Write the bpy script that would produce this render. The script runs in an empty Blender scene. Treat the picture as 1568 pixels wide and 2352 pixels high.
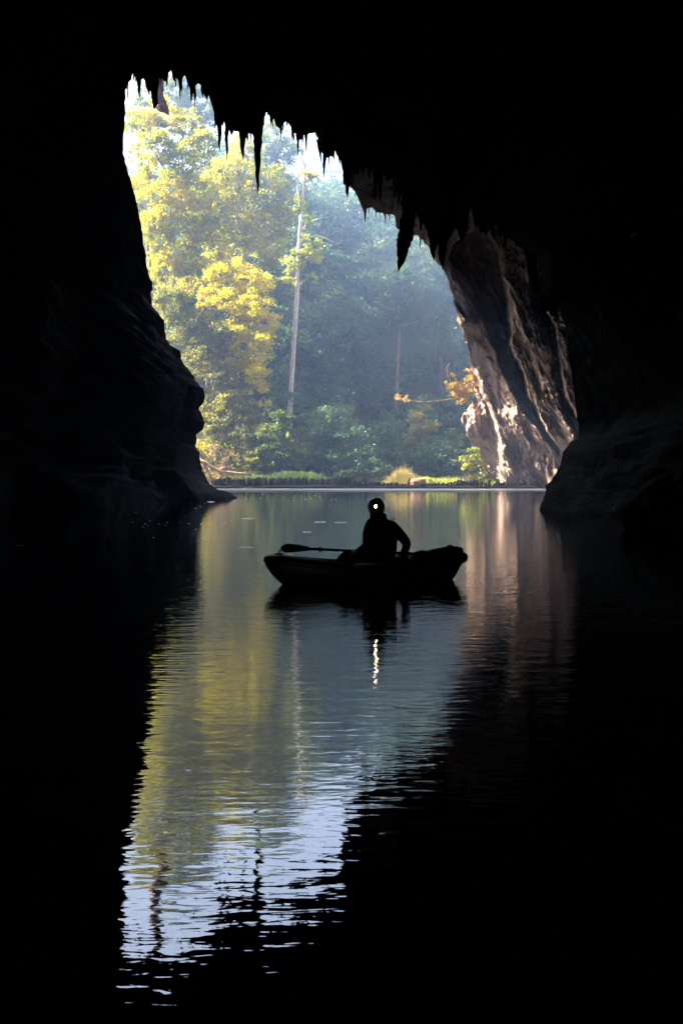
import bpy, math, random
import numpy as np
from mathutils import Vector

random.seed(11)
rng = np.random.default_rng(11)
SC = bpy.context.scene
COL = SC.collection

# ------------------------------------------------------------------ camera
CAM_H = 1.26
FPX, CX, HY = 2287.0, 784.0, 1097.0          # focal length / principal column / horizon row of a 1568x2352 frame
cam_d = bpy.data.cameras.new("camera")
cam = bpy.data.objects.new("camera", cam_d)
COL.objects.link(cam)
cam_d.sensor_fit = 'VERTICAL'
cam_d.sensor_height = 36.0
cam_d.sensor_width = 24.0
cam_d.lens = 36.0 * FPX / 2352.0
cam_d.shift_y = (HY - 1176.0) / 2352.0
cam_d.clip_start = 0.1
cam_d.clip_end = 3000
cam.location = (0, 0, CAM_H)
cam.rotation_euler = (math.radians(90), 0, 0)
SC.camera = cam

# ------------------------------------------------------------------ sky and sun
SUN_EL = math.radians(42.0)
SUN_AZ = math.radians(-78.0)                  # measured from +Y towards +X
S = Vector((math.sin(SUN_AZ) * math.cos(SUN_EL), math.cos(SUN_AZ) * math.cos(SUN_EL), math.sin(SUN_EL)))
world = bpy.data.worlds.new("World")
SC.world = world
world.use_nodes = True
nt = world.node_tree
nt.nodes.clear()
sky = nt.nodes.new("ShaderNodeTexSky")
sky.sky_type = 'NISHITA'
sky.sun_disc = False
sky.sun_elevation = SUN_EL
sky.sun_rotation = SUN_AZ
sky.air_density = 1.0
sky.dust_density = 8.0
sky.ozone_density = 0.6
bg = nt.nodes.new("ShaderNodeBackground")
bg.inputs['Strength'].default_value = 0.15
wo = nt.nodes.new("ShaderNodeOutputWorld")
nt.links.new(sky.outputs[0], bg.inputs[0])
nt.links.new(bg.outputs[0], wo.inputs[0])
sun_d = bpy.data.lights.new("sun", 'SUN')
sun_d.energy = 5.0
sun_d.angle = math.radians(0.5)
sun_d.color = (1.0, 0.93, 0.78)
sun = bpy.data.objects.new("sun", sun_d)
COL.objects.link(sun)
sun.rotation_euler = S.to_track_quat('Z', 'Y').to_euler()
sun.location = (0, 100, 120)

vs = SC.view_settings
vs.view_transform = 'Standard'
vs.look = 'None'
vs.exposure = 3.25
vs.gamma = 1.0
vs.use_curve_mapping = False
SC.render.engine = 'CYCLES'
cy = SC.cycles
cy.max_bounces = 8
cy.diffuse_bounces = 5
cy.glossy_bounces = 3
cy.transmission_bounces = 6
cy.transparent_max_bounces = 4
cy.volume_bounces = 0
cy.use_denoising = True
cy.sample_clamp_indirect = 6.0
cy.caustics_reflective = False
cy.caustics_refractive = False

# ------------------------------------------------------------------ helpers
def W(px, py, d):
    return Vector(((px - CX) / FPX * d, d, CAM_H - (py - HY) / FPX * d))

def put(o, label=None, cat=None, group=None, kind=None, parent=None):
    if o.name not in COL.objects:
        COL.objects.link(o)
    if label: o['label'] = label
    if cat: o['category'] = cat
    if group: o['group'] = group
    if kind: o['kind'] = kind
    if parent is not None: o.parent = parent
    return o

def empty(name, loc, label=None, cat=None, group=None, kind=None):
    o = bpy.data.objects.new(name, None)
    o.location = loc
    o.empty_display_size = 0.3
    return put(o, label, cat, group, kind)

def mesh_obj(name, verts, faces, mat, parent=None, smooth=False, origin=None, tint=None, **kw):
    """verts Nx3 array in world metres, faces MxK array (one K) or a list of lists."""
    v = np.asarray(verts, dtype=np.float64).reshape(-1, 3)
    if parent is not None:
        v = v - np.array(parent_world(parent))
    if origin is not None:
        v = v - np.array(origin)
    me = bpy.data.meshes.new(name)
    if isinstance(faces, np.ndarray):
        k = faces.shape[1]
        me.vertices.add(len(v)); me.vertices.foreach_set('co', v.ravel().astype(np.float32))
        me.loops.add(faces.size); me.loops.foreach_set('vertex_index', faces.ravel().astype(np.int32))
        me.polygons.add(len(faces))
        me.polygons.foreach_set('loop_start', np.arange(0, faces.size, k, dtype=np.int32))
        me.polygons.foreach_set('loop_total', np.full(len(faces), k, dtype=np.int32))
        me.update(calc_edges=True)
    else:
        me.from_pydata([tuple(p) for p in v], [], [list(f) for f in faces])
        me.update()
    if tint is not None:
        a = me.attributes.new('tint', 'FLOAT', 'POINT')
        a.data.foreach_set('value', np.asarray(tint, dtype=np.float32))
    if smooth:
        me.polygons.foreach_set('use_smooth', np.ones(len(me.polygons), dtype=bool))
    me.materials.append(mat)
    o = bpy.data.objects.new(name, me)
    if origin is not None:
        o.location = origin
    return put(o, parent=parent, **kw)

def parent_world(p):
    loc = Vector(p.location)
    while p.parent is not None:
        p = p.parent
        loc += Vector(p.location)
    return loc

class MB:
    """collects several shapes into one mesh"""
    def __init__(self): self.v = []; self.f = []; self.n = 0
    def add(self, v, f):
        v = [tuple(p) for p in v]
        self.v += v
        self.f += [[i + self.n for i in q] for q in f]
        self.n += len(v)
    def tube(self, pts, radii, n=8, wob=0.0, cap=True):
        v, f = tube(pts, radii, n, wob, cap); self.add(v, f)
    def box(self, c, s, R=None):
        vs_ = []
        for x in (-.5, .5):
            for y in (-.5, .5):
                for z in (-.5, .5):
                    p = Vector((x * s[0], y * s[1], z * s[2]))
                    if R is not None: p = R @ p
                    vs_.append(p + Vector(c))
        self.add(vs_, [(0,1,3,2),(4,6,7,5),(0,4,5,1),(2,3,7,6),(0,2,6,4),(1,5,7,3)])
    def build(self, name, mat, parent=None, smooth=True, **kw):
        return mesh_obj(name, self.v, self.f, mat, parent, smooth, **kw)

def tube(pts, radii, n=8, wob=0.0, cap=True):
    pts = [Vector(p) for p in pts]
    if not hasattr(radii, '__len__'): radii = [radii] * len(pts)
    v = []; f = []
    ref = Vector((0, 1, 0.13)).normalized()
    for i, p in enumerate(pts):
        t = (pts[min(i + 1, len(pts) - 1)] - pts[max(i - 1, 0)])
        if t.length < 1e-9: t = Vector((0, 0, 1))
        t.normalize()
        r0 = ref
        if abs(t.dot(r0)) > 0.95: r0 = Vector((1, 0, 0))
        a = t.cross(r0).normalized(); b = t.cross(a).normalized()
        r = radii[i]
        rr = r if isinstance(r, (tuple, list)) else (r, r)
        for k in range(n):
            th = 2 * math.pi * k / n
            w = 1 + wob * (random.random() - .5) * 2
            v.append(p + a * math.cos(th) * rr[0] * w + b * math.sin(th) * rr[1] * w)
    for i in range(len(pts) - 1):
        for k in range(n):
            k2 = (k + 1) % n
            f.append((i * n + k, i * n + k2, (i + 1) * n + k2, (i + 1) * n + k))
    if cap:
        f.append(tuple(range(n))[::-1])
        f.append(tuple((len(pts) - 1) * n + k for k in range(n)))
    return v, f

# ---- vectorised value noise
def _h(ix, iy, iz, seed):
    n = (ix.astype(np.int64) * 374761393 + iy.astype(np.int64) * 668265263 + iz.astype(np.int64) * 2147483647 + seed * 974711) & 0xffffffff
    n = ((n ^ (n >> 13)) * 1274126177) & 0xffffffff
    n = (n ^ (n >> 16)) & 0xffffffff
    return n.astype(np.float64) / 4294967295.0
def vnoise(p, seed=0):
    p = np.asarray(p, dtype=np.float64)
    i = np.floor(p).astype(np.int64); f = p - i
    u = f * f * f * (f * (f * 6 - 15) + 10)
    out = 0
    for a in (0, 1):
        for b in (0, 1):
            for c in (0, 1):
                w = (u[:, 0] if a else 1 - u[:, 0]) * (u[:, 1] if b else 1 - u[:, 1]) * (u[:, 2] if c else 1 - u[:, 2])
                out = out + w * _h(i[:, 0] + a, i[:, 1] + b, i[:, 2] + c, seed)
    return out * 2 - 1
def fbm(p, octv=4, seed=0, gain=0.5):
    p = np.asarray(p, dtype=np.float64); s = 0; a = 1; tot = 0
    for k in range(octv):
        s = s + a * vnoise(p * (2.03 ** k) + 17.3 * k, seed + k); tot += a; a *= gain
    return s / tot
def ridged(p, octv=4, seed=0, gain=0.55):
    p = np.asarray(p, dtype=np.float64); s = 0; a = 1; tot = 0
    for k in range(octv):
        s = s + a * (1 - np.abs(vnoise(p * (2.03 ** k) + 9.1 * k, seed + k)) * 2); tot += a; a *= gain
    return s / tot
def smooth01(x):
    x = np.clip(x, 0, 1); return x * x * (3 - 2 * x)

# ---- materials
def new_mat(name):
    m = bpy.data.materials.new(name); m.use_nodes = True
    n = m.node_tree; n.nodes.clear()
    out = n.nodes.new('ShaderNodeOutputMaterial')
    return m, n, out
def N(n, t, **kw):
    x = n.nodes.new(t)
    for k, v in kw.items():
        if k.startswith('in_'):
            x.inputs[k[3:].replace('_', ' ')].default_value = v
        else: setattr(x, k, v)
    return x
def ramp(n, stops):
    r = n.nodes.new('ShaderNodeValToRGB')
    cr = r.color_ramp
    while len(cr.elements) < len(stops): cr.elements.new(0.5)
    for e, (p, c) in zip(cr.elements, stops):
        e.position = p; e.color = (*c, 1)
    return r
def simple(name, col, rough=0.6, var=0.25, scale=6.0, metal=0.0, bump=0.0):
    m, n, out = new_mat(name)
    p = n.nodes.new('ShaderNodeBsdfPrincipled')
    tc = n.nodes.new('ShaderNodeTexCoord')
    no = N(n, 'ShaderNodeTexNoise'); no.inputs['Scale'].default_value = scale; no.inputs['Detail'].default_value = 5
    n.links.new(tc.outputs['Object'], no.inputs['Vector'])
    r = ramp(n, [(0.3, tuple(c * (1 - var) for c in col)), (0.7, tuple(min(1, c * (1 + var)) for c in col))])
    n.links.new(no.outputs['Fac'], r.inputs[0]); n.links.new(r.outputs[0], p.inputs['Base Color'])
    p.inputs['Roughness'].default_value = rough; p.inputs['Metallic'].default_value = metal
    if bump:
        b = N(n, 'ShaderNodeBump'); b.inputs['Distance'].default_value = bump
        n.links.new(no.outputs['Fac'], b.inputs['Height']); n.links.new(b.outputs[0], p.inputs['Normal'])
    n.links.new(p.outputs[0], out.inputs[0])
    return m

def rock_mat(name, c_dark, c_mid, c_light, stretch=(1, 1, 0.3), rot=(0, 0, 0), sc=0.6, bump=0.25, rough=0.85):
    m, n, out = new_mat(name)
    p = n.nodes.new('ShaderNodeBsdfPrincipled'); p.inputs['Roughness'].default_value = rough; p.inputs['Specular IOR Level'].default_value = .12
    tc = n.nodes.new('ShaderNodeTexCoord')
    mp = n.nodes.new('ShaderNodeMapping'); mp.inputs['Rotation'].default_value = rot
    mp2 = n.nodes.new('ShaderNodeMapping'); mp2.inputs['Scale'].default_value = stretch
    n.links.new(tc.outputs['Object'], mp.inputs['Vector']); n.links.new(mp.outputs[0], mp2.inputs['Vector'])
    a = N(n, 'ShaderNodeTexNoise'); a.inputs['Scale'].default_value = sc; a.inputs['Detail'].default_value = 9; a.inputs['Roughness'].default_value = 0.65
    b = N(n, 'ShaderNodeTexNoise'); b.inputs['Scale'].default_value = sc * 4; b.inputs['Detail'].default_value = 8; b.inputs['Distortion'].default_value = 1.2
    n.links.new(mp2.outputs[0], a.inputs['Vector']); n.links.new(mp2.outputs[0], b.inputs['Vector'])
    mx = N(n, 'ShaderNodeMath', operation='ADD'); mm = N(n, 'ShaderNodeMath', operation='MULTIPLY'); mm.inputs[1].default_value = 0.5
    n.links.new(a.outputs['Fac'], mx.inputs[0]); n.links.new(b.outputs['Fac'], mx.inputs[1]); n.links.new(mx.outputs[0], mm.inputs[0])
    r = ramp(n, [(0.36, c_dark), (0.50, c_mid), (0.64, c_light)])
    n.links.new(mm.outputs[0], r.inputs[0]); n.links.new(r.outputs[0], p.inputs['Base Color'])
    bp = N(n, 'ShaderNodeBump'); bp.inputs['Distance'].default_value = bump
    n.links.new(mm.outputs[0], bp.inputs['Height']); n.links.new(bp.outputs[0], p.inputs['Normal'])
    n.links.new(p.outputs[0], out.inputs[0])
    return m

def leaf_mat(name, cols, trans=0.38, tboost=2.2, pos_scale=0.25):
    """cols: list of leaf colours, chosen by a per-leaf value and slow change over the plant"""
    m, n, out = new_mat(name)
    at = n.nodes.new('ShaderNodeAttribute'); at.attribute_name = 'tint'
    tc = n.nodes.new('ShaderNodeTexCoord')
    no = N(n, 'ShaderNodeTexNoise'); no.inputs['Scale'].default_value = pos_scale; no.inputs['Detail'].default_value = 3
    n.links.new(tc.outputs['Object'], no.inputs['Vector'])
    a = N(n, 'ShaderNodeMath', operation='MULTIPLY_ADD'); a.inputs[1].default_value = 0.45
    b = N(n, 'ShaderNodeMath', operation='MULTIPLY_ADD'); b.inputs[1].default_value = 1.7; b.inputs[2].default_value = -0.58
    n.links.new(no.outputs['Fac'], b.inputs[0]); n.links.new(at.outputs['Fac'], a.inputs[0]); n.links.new(b.outputs[0], a.inputs[2])
    st = [(i / (len(cols) - 1) * 0.9 + 0.05, c) for i, c in enumerate(cols)]
    r = ramp(n, st); n.links.new(a.outputs[0], r.inputs[0])
    d = n.nodes.new('ShaderNodeBsdfDiffuse'); t = n.nodes.new('ShaderNodeBsdfTranslucent')
    g = n.nodes.new('ShaderNodeBsdfGlossy'); g.inputs['Roughness'].default_value = 0.45; g.inputs['Color'].default_value = (.5, .5, .5, 1)
    mul = N(n, 'ShaderNodeVectorMath', operation='MULTIPLY'); mul.inputs[1].default_value = (tboost, tboost * 1.04, tboost * 0.55)
    n.links.new(r.outputs[0], d.inputs[0]); n.links.new(r.outputs[0], mul.inputs[0]); n.links.new(mul.outputs[0], t.inputs[0])
    m1 = N(n, 'ShaderNodeMixShader'); m1.inputs[0].default_value = trans
    n.links.new(d.outputs[0], m1.inputs[1]); n.links.new(t.outputs[0], m1.inputs[2])
    m2 = N(n, 'ShaderNodeMixShader'); m2.inputs[0].default_value = 0.05
    n.links.new(m1.outputs[0], m2.inputs[1]); n.links.new(g.outputs[0], m2.inputs[2])
    n.links.new(m2.outputs[0], out.inputs[0])
    return m

M = {}
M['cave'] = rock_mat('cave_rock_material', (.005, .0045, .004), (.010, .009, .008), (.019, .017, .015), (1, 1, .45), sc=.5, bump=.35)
M['lit_rock'] = rock_mat('pale_rock_material', (.13, .085, .065), (.33, .225, .175), (.52, .38, .28), (1, 1, .22), rot=(0, math.radians(22), 0), sc=.55, bump=.45)
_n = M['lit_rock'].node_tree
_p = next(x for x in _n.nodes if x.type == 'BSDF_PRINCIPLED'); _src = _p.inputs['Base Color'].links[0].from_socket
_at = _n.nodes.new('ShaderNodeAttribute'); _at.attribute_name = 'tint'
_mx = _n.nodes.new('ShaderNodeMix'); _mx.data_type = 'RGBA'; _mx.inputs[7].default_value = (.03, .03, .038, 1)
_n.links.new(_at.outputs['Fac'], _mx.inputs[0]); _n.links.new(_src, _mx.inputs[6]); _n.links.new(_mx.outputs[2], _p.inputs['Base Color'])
M['red_rock'] = rock_mat('rusty_rock_material', (.10, .05, .035), (.24, .13, .085), (.36, .22, .15), (1, 1, .3), sc=1.2, bump=.2)
M['soil'] = rock_mat('red_soil_material', (.05, .024, .017), (.11, .055, .04), (.16, .09, .06), (1, 1, 1), sc=.8, bump=.15)
M['ground'] = rock_mat('leafy_ground_material', (.02, .03, .012), (.05, .06, .025), (.09, .07, .04), (1, 1, 1), sc=.8, bump=.2)
M['bark_w'] = rock_mat('white_bark_material', (.42, .38, .33), (.62, .58, .52), (.78, .74, .68), (1, 1, .5), sc=1.5, bump=.05)
M['bark'] = rock_mat('brown_bark_material', (.07, .045, .03), (.14, .095, .065), (.24, .17, .12), (1, 1, .3), sc=2, bump=.05)
M['bark_o'] = rock_mat('peeled_wood_material', (.30, .16, .09), (.50, .30, .18), (.62, .42, .28), (1, 1, .3), sc=2, bump=.03)
M['stake'] = rock_mat('wet_wood_material', (.004, .0035, .003), (.008, .006, .005), (.013, .010, .009), (1, 1, .3), sc=4, bump=.02)

OLIVE = [(.09, .12, .005), (.24, .23, .004), (.42, .36, .005), (.60, .47, .008)]
GOLD = [(.32, .26, .002), (.52, .45, .002), (.70, .60, .003), (.82, .70, .008)]
YELL = [(.10, .14, .004), (.26, .27, .004), (.49, .42, .004), (.67, .54, .007)]
GREY = [(.05, .065, .02), (.12, .13, .035), (.24, .21, .04), (.46, .38, .02)]
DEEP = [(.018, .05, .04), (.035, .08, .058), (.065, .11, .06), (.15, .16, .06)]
FRESH = [(.05, .09, .02), (.09, .14, .03), (.14, .17, .035), (.20, .20, .045)]
PALE = [(.12, .16, .03), (.22, .25, .05), (.34, .34, .08), (.46, .42, .12)]
STRAW = [(.20, .17, .05), (.34, .27, .10), (.46, .36, .17), (.50, .38, .20)]
ORANGE = [(.22, .14, .04), (.36, .22, .06), (.46, .28, .08), (.50, .34, .12)]
M['olive'] = leaf_mat('olive_leaf_material', OLIVE)
M['grass'] = leaf_mat('soft_grass_material', [(.04, .075, .03), (.07, .11, .04), (.10, .14, .05), (.15, .17, .07)], tboost=1.2)
M['teal'] = leaf_mat('blue_green_leaf_material', [(.03, .08, .05), (.06, .12, .07), (.10, .16, .08), (.17, .21, .08)])
M['yell'] = leaf_mat('yellow_green_leaf_material', YELL, tboost=1.8)
M['gold'] = leaf_mat('golden_leaf_material', GOLD, tboost=1.7)
M['grey'] = leaf_mat('dusty_leaf_material', GREY)
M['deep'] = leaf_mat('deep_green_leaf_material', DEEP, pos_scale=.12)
M['fresh'] = leaf_mat('fresh_leaf_material', FRESH)
M['pale'] = leaf_mat('pale_leaf_material', PALE)
M['straw'] = leaf_mat('dry_grass_material', STRAW, tboost=1.4)
M['orange'] = leaf_mat('orange_leaf_material', ORANGE, tboost=1.5)

# ------------------------------------------------------------------ water
def water_mat():
    m, n, out = new_mat('river_water_material')
    p = n.nodes.new('ShaderNodeBsdfPrincipled')
    p.inputs['Base Color'].default_value = (.004, .006, .006, 1)
    p.inputs['Roughness'].default_value = 0.015
    p.inputs['IOR'].default_value = 1.62
    geo = n.nodes.new('ShaderNodeNewGeometry')
    sep = n.nodes.new('ShaderNodeSeparateXYZ'); n.links.new(geo.outputs['Position'], sep.inputs[0])
    def layer(sx, sy, dist, detail, rot, prev=None, distortion=0.3):
        mp = n.nodes.new('ShaderNodeMapping'); mp.inputs['Scale'].default_value = (sx, sy, 1); mp.inputs['Rotation'].default_value = (0, 0, rot)
        n.links.new(geo.outputs['Position'], mp.inputs['Vector'])
        no = n.nodes.new('ShaderNodeTexNoise'); no.inputs['Scale'].default_value = 1; no.inputs['Detail'].default_value = detail
        no.inputs['Distortion'].default_value = distortion
        n.links.new(mp.outputs[0], no.inputs['Vector'])
        return no, dist
    L = [layer(.9, 1.6, .0022, 1, .1), layer(2.4, 7.0, .0024, 1, -.12), layer(6, 20, .0018, 2, .08), layer(1.2, 2.0, .0, 1, .4)]
    prev = None
    hsum = None
    for no, dist in L[:3]:
        mu = N(n, 'ShaderNodeMath', operation='MULTIPLY'); mu.inputs[1].default_value = dist * 1000
        n.links.new(no.outputs['Fac'], mu.inputs[0])
        if hsum is None: hsum = mu
        else:
            ad = N(n, 'ShaderNodeMath', operation='ADD'); n.links.new(hsum.outputs[0], ad.inputs[0]); n.links.new(mu.outputs[0], ad.inputs[1]); hsum = ad
    # choppier water below the stick dam, calmer in the middle distance
    mr = N(n, 'ShaderNodeMapRange'); mr.interpolation_type = 'SMOOTHSTEP'
    mr.inputs['From Min'].default_value = 84; mr.inputs['From Max'].default_value = 98; mr.inputs['To Min'].default_value = 1.0; mr.inputs['To Max'].default_value = 9.0
    n.links.new(sep.outputs['Y'], mr.inputs['Value'])
    mr2 = N(n, 'ShaderNodeMapRange'); mr2.interpolation_type = 'SMOOTHSTEP'
    mr2.inputs['From Min'].default_value = 13; mr2.inputs['From Max'].default_value = 38; mr2.inputs['To Min'].default_value = 1.0; mr2.inputs['To Max'].default_value = 0.35
    n.links.new(sep.outputs['Y'], mr2.inputs['Value'])
    mr5 = N(n, 'ShaderNodeMapRange'); mr5.interpolation_type = 'SMOOTHSTEP'
    mr5.inputs['From Min'].default_value = 2.4; mr5.inputs['From Max'].default_value = 7; mr5.inputs['To Min'].default_value = .6; mr5.inputs['To Max'].default_value = 1.1
    n.links.new(sep.outputs['Y'], mr5.inputs['Value'])
    k0 = N(n, 'ShaderNodeMath', operation='MULTIPLY'); n.links.new(mr.outputs[0], k0.inputs[0]); n.links.new(mr5.outputs[0], k0.inputs[1])
    k = N(n, 'ShaderNodeMath', operation='MULTIPLY'); n.links.new(k0.outputs[0], k.inputs[0]); n.links.new(mr2.outputs[0], k.inputs[1])
    hh = N(n, 'ShaderNodeMath', operation='MULTIPLY'); n.links.new(hsum.outputs[0], hh.inputs[0]); n.links.new(k.outputs[0], hh.inputs[1])
    mr3 = N(n, 'ShaderNodeMapRange'); mr3.interpolation_type = 'SMOOTHSTEP'
    mr3.inputs['From Min'].default_value = 80; mr3.inputs['From Max'].default_value = 92; mr3.inputs['To Min'].default_value = 0.015; mr3.inputs['To Max'].default_value = 0.32
    n.links.new(sep.outputs['Y'], mr3.inputs['Value']); n.links.new(mr3.outputs[0], p.inputs['Roughness'])
    fo = N(n, 'ShaderNodeTexNoise'); fo.inputs['Scale'].default_value = 1; fo.inputs['Detail'].default_value = 5
    fm = n.nodes.new('ShaderNodeMapping'); fm.inputs['Scale'].default_value = (.5, .12, 1)
    n.links.new(geo.outputs['Position'], fm.inputs['Vector']); n.links.new(fm.outputs[0], fo.inputs['Vector'])
    mr4 = N(n, 'ShaderNodeMapRange'); mr4.interpolation_type = 'SMOOTHSTEP'
    mr4.inputs['From Min'].default_value = 82; mr4.inputs['From Max'].default_value = 106
    n.links.new(sep.outputs['Y'], mr4.inputs['Value'])
    fa = N(n, 'ShaderNodeMath', operation='MULTIPLY'); n.links.new(mr4.outputs[0], fa.inputs[0]); n.links.new(fo.outputs['Fac'], fa.inputs[1])
    fc = n.nodes.new('ShaderNodeMix'); fc.data_type = 'RGBA'; fc.inputs[6].default_value = (.004, .006, .006, 1); fc.inputs[7].default_value = (.13, .14, .17, 1)  # paler below the dam: foam, plus reflected sky put into the base colour
    n.links.new(fa.outputs[0], fc.inputs[0]); n.links.new(fc.outputs[2], p.inputs['Base Color'])
    b = N(n, 'ShaderNodeBump'); b.inputs['Distance'].default_value = 0.001; b.inputs['Strength'].default_value = 1.0
    n.links.new(hh.outputs[0], b.inputs['Height']); n.links.new(b.outputs[0], p.inputs['Normal'])
    n.links.new(p.outputs[0], out.inputs[0])
    return m
M['water'] = water_mat()
gx = np.linspace(-170, 170, 35); gy = np.linspace(-34, 200, 25)
GX, GY = np.meshgrid(gx, gy)
def grid_faces(nr, nc, closed=False):
    i = np.arange(nr - 1)[:, None] * nc; j = np.arange(nc - 1)[None, :]
    a = (i + j).ravel()
    return np.stack([a, a + 1, a + 1 + nc, a + nc], 1)
mesh_obj('water', np.stack([GX.ravel(), GY.ravel(), np.zeros(GX.size)], 1), grid_faces(25, 35), M['water'],
         label='dark still river water carrying fine ripples and the reflection of the cave mouth', kind='structure')

# ------------------------------------------------------------------ terrain
def bank_y(x): return 121 + 2.0 * np.sin(x * .13) + 1.2 * np.sin(x * .37 + 1)
def terrain_z(x, y):
    x = np.asarray(x, float); y = np.asarray(y, float)
    s = y - bank_y(x)
    wt = 4 + 4 * smooth01((x + 16) / 12) + 5 * smooth01((x - 1) / 8)
    base = -1.2 + 1.7 * smooth01((s + 2.5) / 3.5)
    up = np.maximum(s - wt, 0)
    ridge = 55 + 9 * np.sin(x * .05 + .6) + 6 * np.sin(x * .11 + 2) + 24 * smooth01((-6 - x) / 22)
    hill = ridge * (1 - np.exp(-up * 1.15 / ridge * (1 + .35 * up / 60)))
    p = np.stack([x.ravel() * .08, y.ravel() * .08, np.zeros(x.size)], 1)
    hill = hill + (fbm(p, 4, 5).reshape(x.shape) * 5) * smooth01(up / 12)
    return base + hill
tx = np.linspace(-170, 170, 171); ty = np.linspace(112, 330, 130)
TX, TY = np.meshgrid(tx, ty)
TZ = terrain_z(TX, TY)
mesh_obj('hillside', np.stack([TX.ravel(), TY.ravel(), TZ.ravel()], 1), grid_faces(130, 171), M['ground'], smooth=True,
         label='steep wooded slope beyond the river', kind='structure')
# ground under the river and the cave, one sheet to the edges
mesh_obj('river_bed', [(-170, -34, -1.6), (170, -34, -1.6), (170, 200, -1.6), (-170, 200, -1.6)], [(0, 1, 2, 3)], M['soil'],
         label='muddy bed under the river', kind='structure')

# ------------------------------------------------------------------ near cave shell (dark)
def z1(x, y): return (257.2 + .5272 * x, 128.6 + .5272 * y)
def z2(x, y): return (257.2 + .3046 * x, 587.9 + .3046 * y)
def z4(x, y): return (918.5 + .41 * x, 459.3 + .41 * y)
left_pts = [(552, 1200), (543, 1142)] + [z2(*p) for p in [(870,1775),(800,1760),(740,1720),(720,1690),(680,1620),(675,1560),(660,1520),(655,1480),(632,1430),
    (640,1340),(670,1330),(690,1310),(700,1250),(670,1190),(665,1140),(690,1100),(700,1050),(690,1000),(640,950),(600,880),(560,840),(520,780),(520,712),(470,710),
    (440,680),(405,620),(400,560),(390,480),(350,430),(310,390),(290,290),(310,250),(300,190),(275,130),(265,60),(255,0)]] + \
    [z1(*p) for p in [(150,880),(120,700),(105,620),(80,540),(62,470),(50,430),(52,330),(58,260),(60,200)]]
top_pts = [z1(*p) for p in [(62,125),(80,110),(90,45),(97,36),(105,95),(120,108),(138,100),(146,98),(158,135),(176,118),(192,98),(215,96),(234,112),
    (246,60),(254,32),(264,60),(276,95),(300,106),(314,88),(324,86),(334,120),(350,138),(378,122),(392,130),(405,160),(425,155),(440,152),(448,175),(452,268),
    (477,266),(486,278),(497,300),(515,285),(522,322),(548,330),(575,335),(605,340),(620,350),(655,330),(662,280),(670,245),(679,266),(686,248),(695,278),
    (706,272),(718,305),(735,322),(750,300),(758,285),(770,292),(785,322),(795,336),(815,340),(835,342),(850,345),(860,337),(885,337),(895,360),(905,400),
    (915,425),(935,442),(955,440),(968,402),(978,396),(990,420),(1000,450),(1012,482),(1035,500),(1060,485),(1100,478),(1135,482),(1150,505),(1190,520),
    (1220,540),(1240,590),(1265,608),(1310,620),(1320,615),(1330,655),(1350,720),(1370,762),(1395,800),(1450,825),(1463,770),(1470,735),(1485,735),(1500,752),
    (1540,700),(1560,655)]]
right_pts = [z4(*p) for p in [(395,25),(410,90),(430,150),(470,185),(500,168),(540,140),(580,195),(640,240),(690,285),(760,310),(775,400),(790,600),(803,640),(830,600),
    (850,560),(862,585),(875,578),(887,592),(910,660),(940,800),(945,900),(965,1000),(985,1200),(1000,1290),(1000,1328),(950,1360),(925,1395),(905,1420),
    (898,1480),(870,1530),(840,1580),(818,1602),(812,1650),(795,1690),(780,1735)]] + [(1236, 1260)]
def dL(py): return float(np.interp(py, [180, 300, 500, 700, 900, 1140], [31, 34, 42, 50, 57, 62]))
def dR(py): return float(np.interp(py, [400, 560, 760, 1000, 1100, 1172], [33, 35, 39, 44, 42, 39.2]))
key = [(x, y, dL(y), 0) for x, y in left_pts] + [(x, y, 31 + 3 * smooth01((x - 300) / 700), 1) for x, y in top_pts] + [(x, y, dR(y), 2) for x, y in right_pts]
C = []
seg = []
for a, b in zip(key[:-1], key[1:]):
    L = math.hypot(a[0] - b[0], a[1] - b[1]); n_ = max(1, int(L / 2.2))
    for k in range(n_):
        t = k / n_
        C.append([a[0] + (b[0] - a[0]) * t, a[1] + (b[1] - a[1]) * t, a[2] + (b[2] - a[2]) * t]); seg.append(a[3])
C.append(list(key[-1][:3])); seg.append(2)
C = np.array(C); seg = np.array(seg)
# small chips along the rim
jn = fbm(np.stack([C[:, 0] * .08, C[:, 1] * .08, np.zeros(len(C))], 1), 4, 3)
jm = fbm(np.stack([C[:, 0] * .08, C[:, 1] * .08, np.full(len(C), 7.)], 1), 4, 8)
C[:, 0] += jn * 3.2; C[:, 1] += jm * 3.2 * (C[:, 1] < 1120)
X0 = (C[:, 0] - CX) / FPX * C[:, 2]; Y0 = C[:, 2]; Z0 = CAM_H - (C[:, 1] - HY) / FPX * C[:, 2]
Z0 = np.maximum(Z0, -1.5)
nC = len(C)
def soften(a, w=70):
    k_ = np.hanning(2 * w + 1); k_ /= k_.sum()
    return np.convolve(np.concatenate([np.full(w, a[0]), a, np.full(w, a[-1])]), k_, 'valid')
XS = soften(X0); ZS = soften(Z0)
XS = np.where(np.abs(X0 - .5) > np.abs(XS - .5), X0, XS); ZS = np.maximum(ZS, Z0)
XS = soften(XS, 25); ZS = soften(ZS, 25); ZS[:3] = -1.5; ZS[-3:] = -1.5
s_arc = np.concatenate([[0], np.cumsum(np.hypot(np.diff(X0), np.diff(Z0)))]); s_arc /= s_arc[-1]
ang = math.pi * (1 - s_arc)
TXx = 15.5 * np.cos(ang) * 1.0; TZz = -1.5 + 22 * np.sin(ang) ** .8
rings = []
J = 46
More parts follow.
